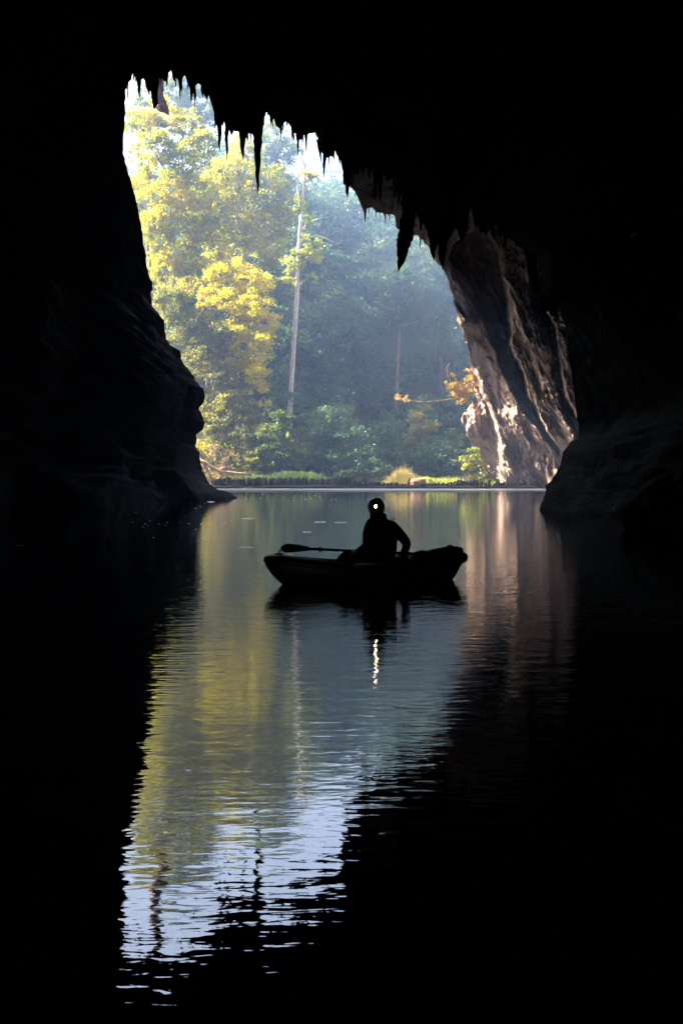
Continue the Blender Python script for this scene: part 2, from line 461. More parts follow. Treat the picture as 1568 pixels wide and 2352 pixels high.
for j in range(J + 1):
    t = (j / J) ** 1.8
    y = Y0 + (-22 - Y0) * t
    s = t ** 1.15 * .35 + smooth01(t * 1.6) * .65
    q_ = min(1, t * 14); XX = X0 * (1 - q_) + XS * q_; ZZ = Z0 * (1 - q_) + ZS * q_
    x = XX + (TXx - XX) * s; z = ZZ + (TZz - ZZ) * s
    if j > 0:
        P = np.stack([x, y, z], 1)
        amp = .1 + 1.5 * min(1, t * 5)
        nn = fbm(P * .22, 5, 21, .55) * amp + ridged(P * np.array([.5, .5, .25]), 4, 33) * amp * .4
        dx = x - .5; dz = z - 6; r = np.hypot(dx, dz) + 1e-6
        k = np.abs(nn) + nn * .6
        x = x + dx / r * k; z = z + np.where(z > -1.2, dz / r * k, 0)
    z = np.where((s_arc < .002) | (s_arc > .998), -1.5, z)
    rings.append(np.stack([x, y, z], 1))
rings.append(np.stack([np.full(nC, 0.), np.full(nC, -26.), np.full(nC, 5.)], 1))
outer = []
# unseen roof and walls carried on outwards, added to shade the dam and air
YO = np.maximum(108.0 - 36 * smooth01((X0 + 6) / 6) - 14 * smooth01((X0 - 1) / 8), Y0 + 6)
for k in range(1, 21):
    t = k / 20.
    y = Y0 + (YO - Y0) * t
    m_ = (.15 + 1.6 * t) 
    P = np.stack([X0 * y / Y0, y, Z0 * y / Y0], 1)
    nn = (fbm(P * .2, 4, 44) + 1) * m_ * 1.2
    dx = X0 - .5; dz = Z0 - 5; r = np.hypot(dx, dz)
    x = X0 * y / Y0 + dx / r * (m_ + nn) * (1 + .5 * t); z = (Z0 + CAM_H) * y / Y0 - CAM_H + np.maximum(dz, 0) / r * (m_ + nn)
    outer.append(np.stack([x, y, np.where(Z0 < .6, -1.5 + 0 * z, z)], 1))
last = outer[-1]
for (dy, e) in [(.6, 1.5), (1.5, 6), (2, 25), (3, 120)]:
    dx = X0 - .5; dz = np.maximum(Z0 - 3, 0); r = np.hypot(dx, dz)
    outer.append(np.stack([last[:, 0] + dx / r * e, last[:, 1] + dy, last[:, 2] + dz / r * e], 1))
R = np.array(outer[::-1] + rings)
nr = len(R)
cave_empty = None
cave_objs = {}
names = {0: 'cave_wall_left', 1: 'cave_ceiling', 2: 'cave_wall_right'}
labels = {0: 'black cave wall rising out of the water on the far side from the pale buttress', 1: 'black cave roof fringed with stalactites',
          2: 'black cave wall in front of the pale rock buttress'}
idx = [np.where(seg == k)[0] for k in (0, 1, 2)]
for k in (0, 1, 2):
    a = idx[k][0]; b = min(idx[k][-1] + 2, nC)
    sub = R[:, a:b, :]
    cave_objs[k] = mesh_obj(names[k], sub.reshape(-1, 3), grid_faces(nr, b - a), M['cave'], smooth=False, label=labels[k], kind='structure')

# ------------------------------------------------------------------ stalactites
def stalactite(prof, mat, parent, n=10, depth_scale=.8, rough=.16):
    """prof: list of (px, py, half width px) from the root down, and depth d"""
    pts, d = prof
    v = []; f = []
    m = 0
    P = []
    for (a, b) in zip(pts[:-1], pts[1:]):
        L = abs(b[1] - a[1]); k = max(2, int(L / 6))
        for i in range(k):
            t = i / k; P.append(tuple(a[q] + (b[q] - a[q]) * t for q in range(3)))
    P.append(pts[-1])
    ph = random.random() * 50
    lob = [1 + random.uniform(-.25, .25) for _ in range(n)]
    for i, (px, py, hw) in enumerate(P):
        c = W(px + math.sin(i * .8 + ph) * .3 * min(hw, 3), py, d)
        r = max(hw, .35) / FPX * d * (1 + random.uniform(-rough, rough) * .7)
        for q in range(n):
            th = 2 * math.pi * q / n
            rr = r * lob[q] * (1 + random.uniform(-rough, rough) * .5)
            v.append((c.x + math.cos(th) * rr, c.y + math.sin(th) * rr * depth_scale, c.z + random.uniform(-.1, .1) * r))
    for i in range(len(P) - 1):
        for q in range(n):
            q2 = (q + 1) % n
            f.append((i * n + q, i * n + q2, (i + 1) * n + q2, (i + 1) * n + q))
    f.append(tuple(range(n)[::-1])); f.append(tuple((len(P) - 1) * n + q for q in range(n)))
    return mesh_obj('stalactite', v, f, mat, parent, smooth=False)

def st1(xl, xr, yb, tx_, ty_, d, mat, parent, up=25):
    (ax, ay) = z1(xl, yb); (bx, by) = z1(xr, yb); (qx, qy) = z1(tx_, ty_)
    hw = (bx - ax) / 2; cx_ = (ax + bx) / 2
    L = qy - ay
    pts = [(cx_, ay - up, hw * 1.25), (cx_, ay, hw)]
    for t, w in ((.3, .72), (.55, .5), (.8, .28), (1, .05)):
        pts.append((cx_ + (qx - cx_) * t + random.uniform(-.4, .4), ay + L * t, max(hw * w, .4)))
    return stalactite((pts, d), mat, parent)
ceil = cave_objs[1]
SL = [(62,74,118,70,228),(104,128,98,121,183),(152,170,132,166,178),(289,304,104,298,190),(334,358,130,346,202),(398,425,148,412,192),(450,482,262,469,418),
      (488,513,285,501,458),(546,586,325,571,452),(588,597,336,592,375),(600,608,338,604,384),(612,662,325,635,606),(694,704,270,699,322),(733,742,310,738,345),(742,748,312,745,332),
      (787,797,332,795,378),(800,818,332,810,432),(822,835,336,830,402),(838,853,338,845,440),(886,893,345,889,395),(899,914,396,909,470),(914,936,425,923,535),
      (939,950,432,945,485),(1000,1048,470,1026,618),(1060,1070,480,1065,520),(1086,1094,478,1090,510),(1112,1136,476,1122,540),(1134,1160,495,1148,640),
      (1156,1180,508,1166,645),(1224,1246,545,1235,625),(1366,1424,755,1400,893),(1405,1466,770,1440,932),(1336,1362,700,1345,762),(1488,1543,725,1522,797)]
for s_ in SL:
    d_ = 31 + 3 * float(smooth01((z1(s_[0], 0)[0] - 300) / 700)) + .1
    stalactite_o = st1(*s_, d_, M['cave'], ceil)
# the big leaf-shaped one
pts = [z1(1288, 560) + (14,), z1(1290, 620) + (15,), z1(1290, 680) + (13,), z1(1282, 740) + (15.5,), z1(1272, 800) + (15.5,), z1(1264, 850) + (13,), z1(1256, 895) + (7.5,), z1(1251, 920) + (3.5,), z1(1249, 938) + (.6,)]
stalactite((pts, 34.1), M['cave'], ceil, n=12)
# rusty ones at the top, hanging outside the lip in daylight
stalactite(([z1(205, 0) + (14,), z1(205, 60) + (12,), z1(204, 105) + (12,), z1(204, 150) + (11,), z1(206, 190) + (13,), z1(214, 215) + (16,), z1(225, 232) + (14,), z1(238, 245) + (8,), z1(247, 256) + (1.5,)], 112.5), M['red_rock'], ceil, n=12, rough=.25)
stalactite(([z1(186, 80) + (9,), z1(188, 150) + (8,), z1(188, 205) + (6,), z1(184, 232) + (1,)], 32.6), M['cave'], ceil)
stalactite(([z1(357, 90) + (5,), z1(357, 135) + (4.5,), z1(360, 175) + (3,), z1(362, 200) + (1,), z1(362, 235) + (.4,)], 33), M['red_rock'], ceil)
stalactite(([z1(98, 20) + (4,), z1(98, 50) + (3.5,), z1(97, 90) + (2.5,), z1(95, 110) + (.6,)], 33), M['red_rock'], ceil)
stalactite(([z1(968, 370) + (6,), z1(968, 405) + (4,), z1(967, 430) + (2.5,), z1(966, 455) + (.6,)], 33), M['red_rock'], ceil)
# fine teeth along the lip
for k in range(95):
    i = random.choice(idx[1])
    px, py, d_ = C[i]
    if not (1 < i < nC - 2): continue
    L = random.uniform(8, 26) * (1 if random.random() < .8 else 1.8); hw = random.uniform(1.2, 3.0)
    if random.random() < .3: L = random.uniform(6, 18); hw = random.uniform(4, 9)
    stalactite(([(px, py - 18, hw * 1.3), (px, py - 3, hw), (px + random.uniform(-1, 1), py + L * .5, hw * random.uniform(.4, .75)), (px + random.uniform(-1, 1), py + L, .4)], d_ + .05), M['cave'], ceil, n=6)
# ones on the right hand curtain
for (x, y, hw, L) in [(345, 205, 11, 30), (560, 190, 5, 22), (590, 235, 4, 20), (450, 170, 5, 22), (420, 140, 4, 22), (480, 190, 4, 16), (520, 165, 3, 14), (650, 250, 4, 14), (700, 300, 5, 16), (803, 620, 7, 18)]:
    a = z4(x, y)
    stalactite(([(a[0], a[1] - 34, hw * 1.5), (a[0], a[1] - 12, hw), (a[0] + .5, a[1] + L * .1, hw * .55), (a[0] + 1, a[1] + L * .4, .5)], 35.3), M['cave'], ceil, n=8)

# ------------------------------------------------------------------ pale rock buttress beyond the dark mouth
oy = [420, 490, 545, 600, 650, 700, 735, 742, 780, 800, 850, 905, 925, 940, 952, 965, 985, 1020, 1060, 1085, 1112, 1150]
ox = [900, 915, 965, 1010, 1030, 1044, 1050, 1054, 1066, 1074, 1084, 1090, 1084, 1072, 1062, 1061, 1068, 1080, 1096, 1104, 1112, 1116]
od = [80, 84, 90, 95, 98, 101, 102, 102, 106, 107, 112, 116, 118, 119, 119, 120, 120, 121, 122, 122, 123, 123]
E1y = [420, 500, 597, 644, 705, 767, 828, 894, 943, 992, 1033, 1050, 1150]
E1x = [895, 925, 1026, 1058, 1095, 1119, 1144, 1177, 1205, 1246, 1279, 1295, 1420]
E2y = [420, 480, 541, 582, 644, 705, 808, 869, 910, 951, 992, 1033, 1060, 1150]
E2x = [1085, 1100, 1123, 1144, 1152, 1160, 1181, 1205, 1214, 1242, 1255, 1287, 1310, 1430]
E3y = [420, 700, 726, 787, 828, 869, 910, 960, 1150]
E3x = [1200, 1222, 1238, 1262, 1265, 1271, 1285, 1300, 1380]
E0y = [420, 780, 845, 905, 980, 1050, 1150]
E0x = [880, 1040, 1086, 1112, 1136, 1146, 1156]
NB_U, NB_V = 250, 420
uu = np.linspace(0, 1, NB_U); vv = np.linspace(420, 1150, NB_V)
PXL = np.interp(vv, oy, ox) + fbm(np.stack([vv * .05, vv * 0, vv * 0], 1), 4, 61) * 5
DL = np.interp(vv, oy, od)
PX = PXL[:, None] + (1440 - PXL[:, None]) * uu[None, :]
PY = np.repeat(vv[:, None], NB_U, 1)
DR_ = np.interp(vv, [420, 700, 1150], [66, 88, 106])
wlin = (PX - PXL[:, None]) / (1440 - PXL[:, None])
Dp = DL[:, None] + (DR_[:, None] - DL[:, None]) * wlin
flat = np.stack([PX.ravel(), PY.ravel()], 1)
def edge(px, py, ey, ex, w, wob=9, sd=0):
    nz = fbm(np.stack([px * .02, py * .02, px * 0 + sd], 1), 4, 70 + sd) * wob
    return smooth01((px - (np.interp(py, ey, ex) + nz)) / w + .5)
px_, py_ = flat[:, 0], flat[:, 1]
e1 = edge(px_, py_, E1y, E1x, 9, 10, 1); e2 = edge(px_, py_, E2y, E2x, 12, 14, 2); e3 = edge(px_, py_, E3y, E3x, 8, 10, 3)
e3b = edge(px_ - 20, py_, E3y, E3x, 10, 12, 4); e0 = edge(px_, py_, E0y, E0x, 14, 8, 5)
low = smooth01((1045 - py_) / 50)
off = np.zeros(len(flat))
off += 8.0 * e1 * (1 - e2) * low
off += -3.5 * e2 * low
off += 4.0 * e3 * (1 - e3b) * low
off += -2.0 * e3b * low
off += (3.2 * (1 - e0)) * smooth01((py_ - 780) / 80)
# bulging knob on the river-side edge
kn = np.exp(-(((px_ - 1075) / 26) ** 2 + ((py_ - 975) / 34) ** 2)); off += -1.6 * kn
# diagonal flow-like ribs
th = math.radians(21)
qa = (px_ * math.cos(th) - py_ * math.sin(th)); qb = (px_ * math.sin(th) + py_ * math.cos(th))
warp = fbm(np.stack([px_ * .012, py_ * .012, px_ * 0], 1), 3, 90) * 22
R1 = ridged(np.stack([(qa + warp) * .045, qb * .008, px_ * 0], 1), 4, 80)
R2 = ridged(np.stack([(qa + warp) * .12, qb * .035, px_ * 0 + 3], 1), 4, 84)
R3 = fbm(np.stack([px_ * .2, py_ * .14, px_ * 0 + 3], 1), 4, 88)
off += -R1 * (1.2 + .9 * e2) - R2 * (.30 + .35 * e2) + R3 * .18
blk_k = 1 - .95 * e1 * (1 - e2) * low
blk = fbm(np.stack([(qa + warp * .5) * .03, qb * .016, px_ * 0 + 9], 1), 4, 120) * 5
off += -(np.floor(blk) + smooth01((blk - np.floor(blk)) * 3.5)) * .55 * blk_k
blk = fbm(np.stack([px_ * .06, py_ * .05, px_ * 0 + 9], 1), 4, 130) * 6
off += -(np.floor(blk) + smooth01((blk - np.floor(blk)) * 4)) * .06 * blk_k
Dd = Dp.ravel() + off
Xb = (px_ - CX) / FPX * Dd; Zb = CAM_H - (py_ - HY) / FPX * Dd
front = np.stack([Xb, Dd, Zb], 1).reshape(NB_V, NB_U, 3)
# wrap round the river-side edge to a back face so that it is a solid mass
backs = []
for (dx, dy) in [(.6, 1.5), (1.9, 5.5), (5, 13), (12, 20), (28, 24), (60, 28)]:
    bk = front[:, :1, :].copy(); bk[:, 0, 0] += dx; bk[:, 0, 1] += dy
    nz = fbm(bk[:, 0, :] * .3, 3, 51)
    bk[:, 0, 1] += nz * dy * .3
    backs.append(bk)
full = np.concatenate(backs[::-1] + [front, front[:, -1:, :] + np.array([25, -3, 0.])], 1)
shade_stain = np.clip(e1 * (1 - e2) * low * 1.0 + e3 * (1 - e3b) * .75 * low + .2 * smooth01((650 - py_) / 90) * (px_ > 1060), 0, 1) * (.75 + .35 * fbm(np.stack([px_ * .03, py_ * .012, px_ * 0], 1), 3, 77))  # dark rock of the recesses, with their shade also put into the colour
shade_stain = shade_stain.reshape(NB_V, NB_U); shade_stain = np.concatenate([np.zeros((NB_V, 6)), shade_stain, shade_stain[:, -1:]], 1); shade_stain = np.concatenate([shade_stain[:1], shade_stain], 0).clip(0, 1)
topcap = full[:1] + np.array([12, 6, 12.]); 
full = np.concatenate([topcap, full], 0)
mesh_obj('rock_buttress', full.reshape(-1, 3), grid_faces(full.shape[0], full.shape[1]), M['lit_rock'], smooth=False, tint=shade_stain.ravel(),
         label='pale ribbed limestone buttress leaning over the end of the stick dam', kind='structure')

# overhanging outer roof
bx = [z1(*p) for p in [(1005,560),(1040,575),(1060,590),(1080,640),(1095,672),(1130,660),(1150,682),(1200,690),(1232,695),(1236,740),(1255,762),(1310,780),(1340,790),(1362,792),(1385,850),(1410,900),(1450,925)]] + [(1040, 560), (1100, 520), (1250, 500), (1440, 500)]
bd = [56, 58, 60, 64, 67, 70, 72, 76, 79, 80, 82, 84, 85, 86, 88, 89, 90, 88, 84, 76, 70]
cc = []
for (a, da), (b, db) in zip(list(zip(bx, bd))[:-1], list(zip(bx, bd))[1:]):
    n_ = max(1, int(math.hypot(a[0] - b[0], a[1] - b[1]) / 2.2))
    for k in range(n_):
        t = k / n_; cc.append((a[0] + (b[0] - a[0]) * t, a[1] + (b[1] - a[1]) * t, da + (db - da) * t))
cc = np.array(cc); cc[:, 1] += fbm(np.stack([cc[:, 0] * .12, cc[:, 0] * 0, cc[:, 0] * 0], 1), 4, 9) * 4
rows = []
for j in range(56):
    t = j / 55.
    py = cc[:, 1] + (300 - cc[:, 1]) * t
    dd = cc[:, 2] + (40 - cc[:, 2]) * (t ** .8)
    if j:
        q = np.stack([cc[:, 0] * .03, py * .05, py * 0], 1)
        dd = dd + (ridged(q, 5, 95) * 1.6 + fbm(q * 3, 4, 97) * .8) * min(1, j / 3)
    rows.append(np.stack([(cc[:, 0] - CX) / FPX * dd, dd, CAM_H - (py - HY) / FPX * dd], 1))
tops = []
for (dy, dz) in [(1.0, .7), (2, 3), (2, 12), (-10, 30), (-40, 34)]:
    r0 = rows[0].copy(); r0[:, 1] += dy; r0[:, 2] += dz; tops.append(r0)
RR = np.array(tops[::-1] + rows)
overhang = mesh_obj('rock_overhang', RR.reshape(-1, 3), grid_faces(RR.shape[0], RR.shape[1]), M['lit_rock'], smooth=False,
                    label='brown rock overhang between the dark cave roof and the pale buttress', kind='structure')
for (xl, xr, yb, tx_, ty_, d_) in [(1092,1112,640,1101,726,68),(1113,1122,640,1118,692,70),(1143,1154,660,1149,702,73),(1164,1170,675,1167,705,75),(1184,1196,672,1190,732,77),
        (1203,1213,680,1208,722,78),(1236,1258,690,1245,757,81),(1264,1274,750,1268,795,83),(1334,1350,740,1342,846,86),(1056,1066,560,1060,620,60),(1290,1298,760,1293,800,84),(1355,1368,770,1360,830,86)]:
    st1(xl, xr, yb, tx_, ty_, d_, M['lit_rock'], overhang, up=8)

# ------------------------------------------------------------------ boulder by the dark wall
def boulder(name, c, r, seed, mat, **kw):
    nu, nv = 30, 20
    th = np.linspace(0, 2 * math.pi, nu, endpoint=False); ph = np.linspace(-math.pi / 2, math.pi / 2, nv)
    A, B = np.meshgrid(th, ph)
    P = np.stack([np.cos(A) * np.cos(B), np.sin(A) * np.cos(B), np.sin(B)], -1).reshape(-1, 3)
    k = 1 + fbm(P * 1.3 + seed, 4, seed) * .45 + ridged(P * 3 + seed, 3, seed) * .06
    v = P * k[:, None] * np.array(r)
    f = []
    for i in range(nv - 1):
        for j in range(nu):
            j2 = (j + 1) % nu
            f.append((i * nu + j, i * nu + j2, (i + 1) * nu + j2, (i + 1) * nu + j))
    return mesh_obj(name, v + np.array(c), np.array(f), mat, origin=tuple(c), **kw)
# ------------------------------------------------------------------ leaves
def leaf_cloud(centres, size, droop=0.3, aspect=.55):
    c = np.asarray(centres, float); n = len(c)
    d = rng.normal(size=(n, 3)); d[:, 2] -= droop; d /= np.linalg.norm(d, axis=1)[:, None]
    w = np.cross(d, rng.normal(size=(n, 3))); w /= np.linalg.norm(w, axis=1)[:, None]
    s = size * rng.uniform(.55, 1.35, n)
    a = d * s[:, None] * .5; b = w * (s * aspect * .5)[:, None]
    v = np.stack([c - a, c + b - a * .1, c + a, c - b - a * .1], 1).reshape(-1, 3)
    f = np.arange(4 * n).reshape(n, 4)
    tint = np.repeat(np.clip(rng.normal(.5, .28, n), 0, 1), 4)
    return v, f, tint

def blob_points(c, r, n, clumps, cr=.14, shell=.55):
    """leaf centres gathered in small sprays spread through an ellipsoid, mostly towards its skin"""
    c = np.array(c); r = np.array(r)
    d = rng.normal(size=(clumps, 3)); d /= np.linalg.norm(d, axis=1)[:, None]
    rad = rng.uniform(shell, 1.0, clumps) ** .8
    rad *= 1 + .3 * rng.normal(size=clumps) * .5
    cc_ = c + d * rad[:, None] * r
    k = rng.integers(0, clumps, n)
    sz = rng.uniform(.5, 1.5, clumps)
    off_ = rng.normal(size=(n, 3)) * (cr * r.mean() * sz[k])[:, None] * np.array([1.15, 1.0, .7])
    return cc_[k] + off_

def crown(name, blobs, mat, parent, leaf=.34, dens=1.0, droop=.4, thick=None, **kw):
    P = []
    for b in blobs:
        px, py, rx, ry, d = b[:5]
        c = W(px, py, d); a = rx / FPX * d; h = ry / FPX * d
        dd = thick or (a + h) / 2
        n = int(dens * 190 * (a * h + a * dd + h * dd) / (leaf / .34) ** 1.6)
        P.append(blob_points(c, (a, dd, h), n, max(10, int(n / 60))))
    P = np.concatenate(P)
    v, f, t = leaf_cloud(P, leaf, droop)
    return mesh_obj(name, v, f, mat, parent, tint=t, **kw)

def limbs(mb, start, ends, r0, r1=.04, n=6, sag=.12):
    for e in ends:
        a = Vector(start); b = Vector(e); pts = []; rad = []
        side = Vector((random.uniform(-1, 1), random.uniform(-1, 1), random.uniform(.2, 1))) * (b - a).length * sag
        K = 6
        for i in range(K + 1):
            t = i / K
            pts.append(a.lerp(b, t) + side * math.sin(t * math.pi) + Vector((random.uniform(-1, 1), random.uniform(-1, 1), random.uniform(-1, 1))) * (b - a).length * .02)
            rad.append(r0 * (1 - t) + r1 * t)
        mb.tube(pts, rad, n, .08)
        for _ in range(2):
            t = random.uniform(.45, .9); q = a.lerp(b, t) + side * math.sin(t * math.pi)
            q2 = q + (b - a).normalized() * (b - a).length * .3 + Vector((random.uniform(-1, 1), random.uniform(-1, 1), random.uniform(-.4, 1))) * (b - a).length * .22
            mb.tube([q, q.lerp(q2, .5) + Vector((0, 0, .1)), q2], [r0 * .4, r0 * .25, r1 * .5], 5)

def tree(label, blobs, trunk_pts, r_base, r_top, leafm, bark, leaf=.34, dens=1.0, droop=.4, name='tree', group=None, cat='tree', limb_n=None, limb_r=.14, ground=True):
    """trunk_pts are (px, py, d) from the foot up; the foot is carried down to the ground"""
    P = [W(*p) for p in trunk_pts]
    foot = P[0].copy()
    if ground:
        gz = float(terrain_z(np.array([foot.x]), np.array([foot.y]))[0]) - .2
        if gz < foot.z - .3: P = [Vector((foot.x - .1, foot.y, gz))] + P
        foot = P[0].copy()
    root = empty(name, foot, label, cat, group)
    mb = MB()
    fine = []
    for a, b in zip(P[:-1], P[1:]):
        for k in range(4): fine.append(a.lerp(b, k / 4) + Vector((random.uniform(-1, 1), random.uniform(-1, 1), 0)) * r_top * .15)
    fine.append(P[-1])
    nn = len(fine)
    mb.tube(fine, [r_base + (r_top - r_base) * i / (nn - 1) for i in range(nn)], 10, .05)
    mb.build('trunk', bark, root)
    bl = blobs if limb_n is None else random.sample(blobs, min(limb_n, len(blobs)))
    for b in bl:
        c = W(b[0], b[1], b[4])
        cand = [p for p in fine if p.z < c.z + 1] or fine
        s = min(cand, key=lambda p: (p - c).length + max(0, p.z - c.z) * 2)
        mb = MB(); limbs(mb, s, [c], limb_r); mb.build('branch', bark, root)
    crown('crown', blobs, leafm, root, leaf, dens, droop)
    return root

# ---- featured trees
tree('tall olive-yellow tree filling the corner beside the dark rock edge under the stalactites',
     [(325,285,38,36,141),(375,262,40,34,142),(430,290,40,36,141),(468,330,34,40,140),(360,340,48,40,139),(430,370,50,42,139),(335,420,26,44,139),(385,440,46,46,138),(450,450,48,50,139),
      (360,520,38,44,137),(425,535,50,44,138),(480,530,36,40,139),(385,600,40,40,136),(440,610,44,40,137),(360,650,28,36,136)],
     [(355,760,139),(345,650,139),(340,560,139),(362,480,139),(390,410,139)], .42, .16, M['yell'], M['bark'], leaf=.42, limb_r=.12)
tree('hazy green tree behind the top of the olive-yellow tree under the rusty stalactite',
     [(400,205,40,34,166),(450,225,40,32,168),(340,225,34,24,166),(430,262,44,26,166),(310,268,24,26,165),(480,262,24,34,166),(395,172,20,22,166)],
     [(420,420,167),(420,330,167),(418,250,167)], .35, .12, M['fresh'], M['bark'], leaf=.42, limb_r=.1)
root = empty('pale_stem_tree', W(330, 560, 146), 'slender pale multi-stemmed tree close against the dark rock edge', 'tree')
for k, (a, b, c_) in enumerate([((322, 560), (314, 430), (303, 330)), ((328, 560), (326, 430), (330, 318)), ((332, 560), (336, 440), (346, 330)), ((326, 560), (320, 420), (318, 345))]):
    mb = MB(); mb.tube([W(a[0], 640, 146), W(*a, 146), W(*b, 146), W(*c_, 146)], [.26, .22, .17, .07], 8, .06)
    limbs(mb, W(*b, 146), [W(c_[0] + random.uniform(-18, 18), c_[1] + random.uniform(-10, 40), 146) for _ in range(3)], .06, .02)
    mb.build('stem', M['bark_w'], root)
crown('crown', [(305,360,14,26,146),(330,350,16,24,146),(350,380,14,20,146),(312,420,12,20,146),(318,480,16,30,146)], M['pale'], root, .3, .5)
tree('broad yellow-brown tree under the longest thin stalactite',
     [(520,385,34,34,150),(560,350,40,36,152),(600,410,42,38,151),(545,430,46,36,150),(590,470,50,38,150),(645,440,26,34,150),(530,500,44,36,148),(625,520,42,40,149),(575,550,50,34,148),(650,490,22,26,149),(500,575,36,34,147),(630,590,36,30,147)],
     [(560,720,150),(556,620,150),(565,530,150),(572,450,150)], .38, .14, M['yell'], M['bark'], leaf=.36, droop=.7)
tree('hazy dark-topped tree behind the forked white trunk under the stalactites',
     [(625,310,34,42,172),(655,350,38,34,172),(610,370,30,30,172),(640,395,30,22,172)],
     [(640,560,173),(636,450,173),(634,360,173)], .35, .12, M['fresh'], M['bark'], leaf=.42)
tree('golden leaved tree glowing in the sun in the middle of the leafy bank',
     [(500,640,28,34,133),(545,625,40,32,133),(590,650,36,34,132),(530,690,42,36,132),(585,705,40,38,131),(618,745,24,34,131),(560,760,44,38,131),(600,800,32,36,130),(545,820,34,34,131),(590,860,30,34,130),(606,915,14,26,129),(470,690,22,30,133)],
     [(478,860,134),(474,760,134),(480,690,134),(492,640,134)], .30, .13, M['gold'], M['bark'], leaf=.34, limb_r=.12, droop=.6)
tree('drooping grey-green tree hanging beside the notch in the dark rock edge',
     [(390,690,34,50,131),(425,760,38,46,131),(470,745,34,46,132),(480,810,38,42,130),(510,780,30,40,130),(450,840,34,40,130),(505,870,38,42,129),(545,900,32,44,129),(480,920,30,34,129),(525,950,38,40,128),(570,960,28,44,128)],
     [(536,1075,127.5),(537,1000,127.5),(534,930,128),(520,850,129),(500,760,131)], .20, .12, M['grey'], M['bark'], leaf=.36, dens=1.0, droop=1.3)
tree('dusty thicket tree over the red bank beside the fallen branch',
     [(560,1010,30,38,126),(575,1060,26,30,125),(495,990,30,30,127),(520,1020,26,26,127),(600,1020,26,36,126),(475,960,22,26,128)],
     [(570,1090,126),(566,1040,126),(560,1000,126)], .13, .06, M['grey'], M['bark'], leaf=.30, droop=1.2, limb_r=.06)

tree('arching yellow-green tree filling the gap between the olive-yellow tree and the broad yellow-brown tree',
     [(495,415,30,34,146),(482,475,34,36,146),(505,545,30,34,145),(468,610,36,34,144),(500,605,30,30,145),(430,665,36,28,143),(470,655,30,26,143),(520,470,24,28,147),(410,680,26,24,142)],
     [(470,780,145),(476,690,145),(484,600,145),(490,500,146)], .3, .12, M['olive'], M['bark'], leaf=.4, droop=.9)
# tall white trunk
wt_ = [(665,955,132),(668,900,132),(671,850,132),(677,760,132),(682,680,132),(684,620,132),(686,573,132),(689,531,132),(692,487,132)]
P = [W(*p) for p in wt_]
gz = float(terrain_z(np.array([P[0].x]), np.array([132.]))[0]) - .3
root = empty('white_trunk_tree', (P[0].x, 132, gz), 'very tall bare white trunk forking near the top with sparse pale leaves', 'tree')
mb = MB(); PP = [Vector((P[0].x, 132, gz))] + P
mb.tube(PP, [.36 - .016 * i for i in range(len(PP))], 12, .05); mb.build('trunk', M['bark_w'], root)
for pts_, r_ in [([(692,487),(688,465),(684.7,447),(681,412),(684,396),(690,380),(694,362)], .17), ([(692,487),(695,454),(700.5,412),(700,380),(694,365),(688,350)], .19)]:
    mb = MB(); mb.tube([W(x, y, 132) for x, y in pts_], [r_ * (1 - i / len(pts_) * .6) for i in range(len(pts_))], 9, .05); mb.build('fork', M['bark_w'], root)
for pts_ in [[(681,410),(670,396),(655,386),(642,378),(630,380)], [(700,420),(712,410),(724,406),(735,402)], [(700,382),(706,370),(713,362),(720,352)], [(688,558),(705,548),(725,540),(745,546),(765,556)],
             [(689,531),(700,520),(722,505),(742,500)], [(686,590),(700,578),(715,570)], [(684,620),(670,605),(655,600)], [(655,386),(648,372),(640,366)]]:
    mb = MB(); mb.tube([W(x, y, 132 + random.uniform(-.5, .5)) for x, y in pts_], [.09 - .012 * i for i in range(len(pts_))], 6, .05); mb.build('limb', M['bark_w'], root)
crown('crown', [(700,575,30,20,131.5),(725,590,20,18,131),(670,605,26,18,131),(690,480,16,14,131.5),(706,500,12,16,131),(700,405,18,12,132),(735,560,14,18,131),(655,640,22,14,131),(712,640,16,12,131.5),
      (640,385,16,10,132),(722,408,12,10,132),(683,455,10,9,131.5),(700,545,14,12,131)], M['pale'], root, .34, .8)

# ---- distinct trees and bushes of the shaded side
def bush(label, blobs, mat, leaf=.3, dens=1.0, droop=.3, name='bush', group=None, cat='bush', stems=3):
    xs = np.mean([b[0] for b in blobs]); d = np.mean([b[4] for b in blobs])
    x = (xs - CX) / FPX * d
    gz = float(terrain_z(np.array([x]), np.array([d]))[0])
    root = empty(name, (x, d, gz), label, cat, group)
    mb = MB()
    for b in blobs:
        c = W(b[0], b[1], b[4])
        for _ in range(stems):
            q = c + Vector((random.uniform(-1, 1), random.uniform(-1, 1), random.uniform(-.3, .6))) * (b[2] / FPX * b[4]) * .7
            s = Vector((x + (q.x - x) * .3, d + random.uniform(-.3, .3), gz - .1))
            mb.tube([s, s.lerp(q, .5) + Vector((random.uniform(-.3, .3), 0, .3)), q], [.07, .05, .02], 5)
    mb.build('stem', M['bark'], root)
    crown('foliage', blobs, mat, root, leaf, dens, droop)
    return root
bush('big rounded blue-green bush in the middle of the far bank', [(770,970,48,46,128),(745,1010,44,40,127),(805,1010,46,42,127),(780,1050,52,34,126),(730,960,28,28,128)], M['teal'], dens=1.1)
bush('dark bush sagging over the water between the big rounded bush and the straw-coloured grass', [(835,1050,36,32,125),(850,1075,30,24,124),(815,1080,34,20,124)], M['teal'])
bush('light green leafy bush around the banana plant', [(620,1000,30,30,125),(645,970,30,28,126),(610,1045,26,28,124),(680,1010,32,30,126),(690,1050,34,28,125),(640,1055,34,24,124.5)], M['fresh'])
bush('small twiggy bush left of the dry grass on the shaded bank', [(880,1000,34,32,129),(905,1035,36,26,128),(870,1040,30,24,127)], M['teal'])
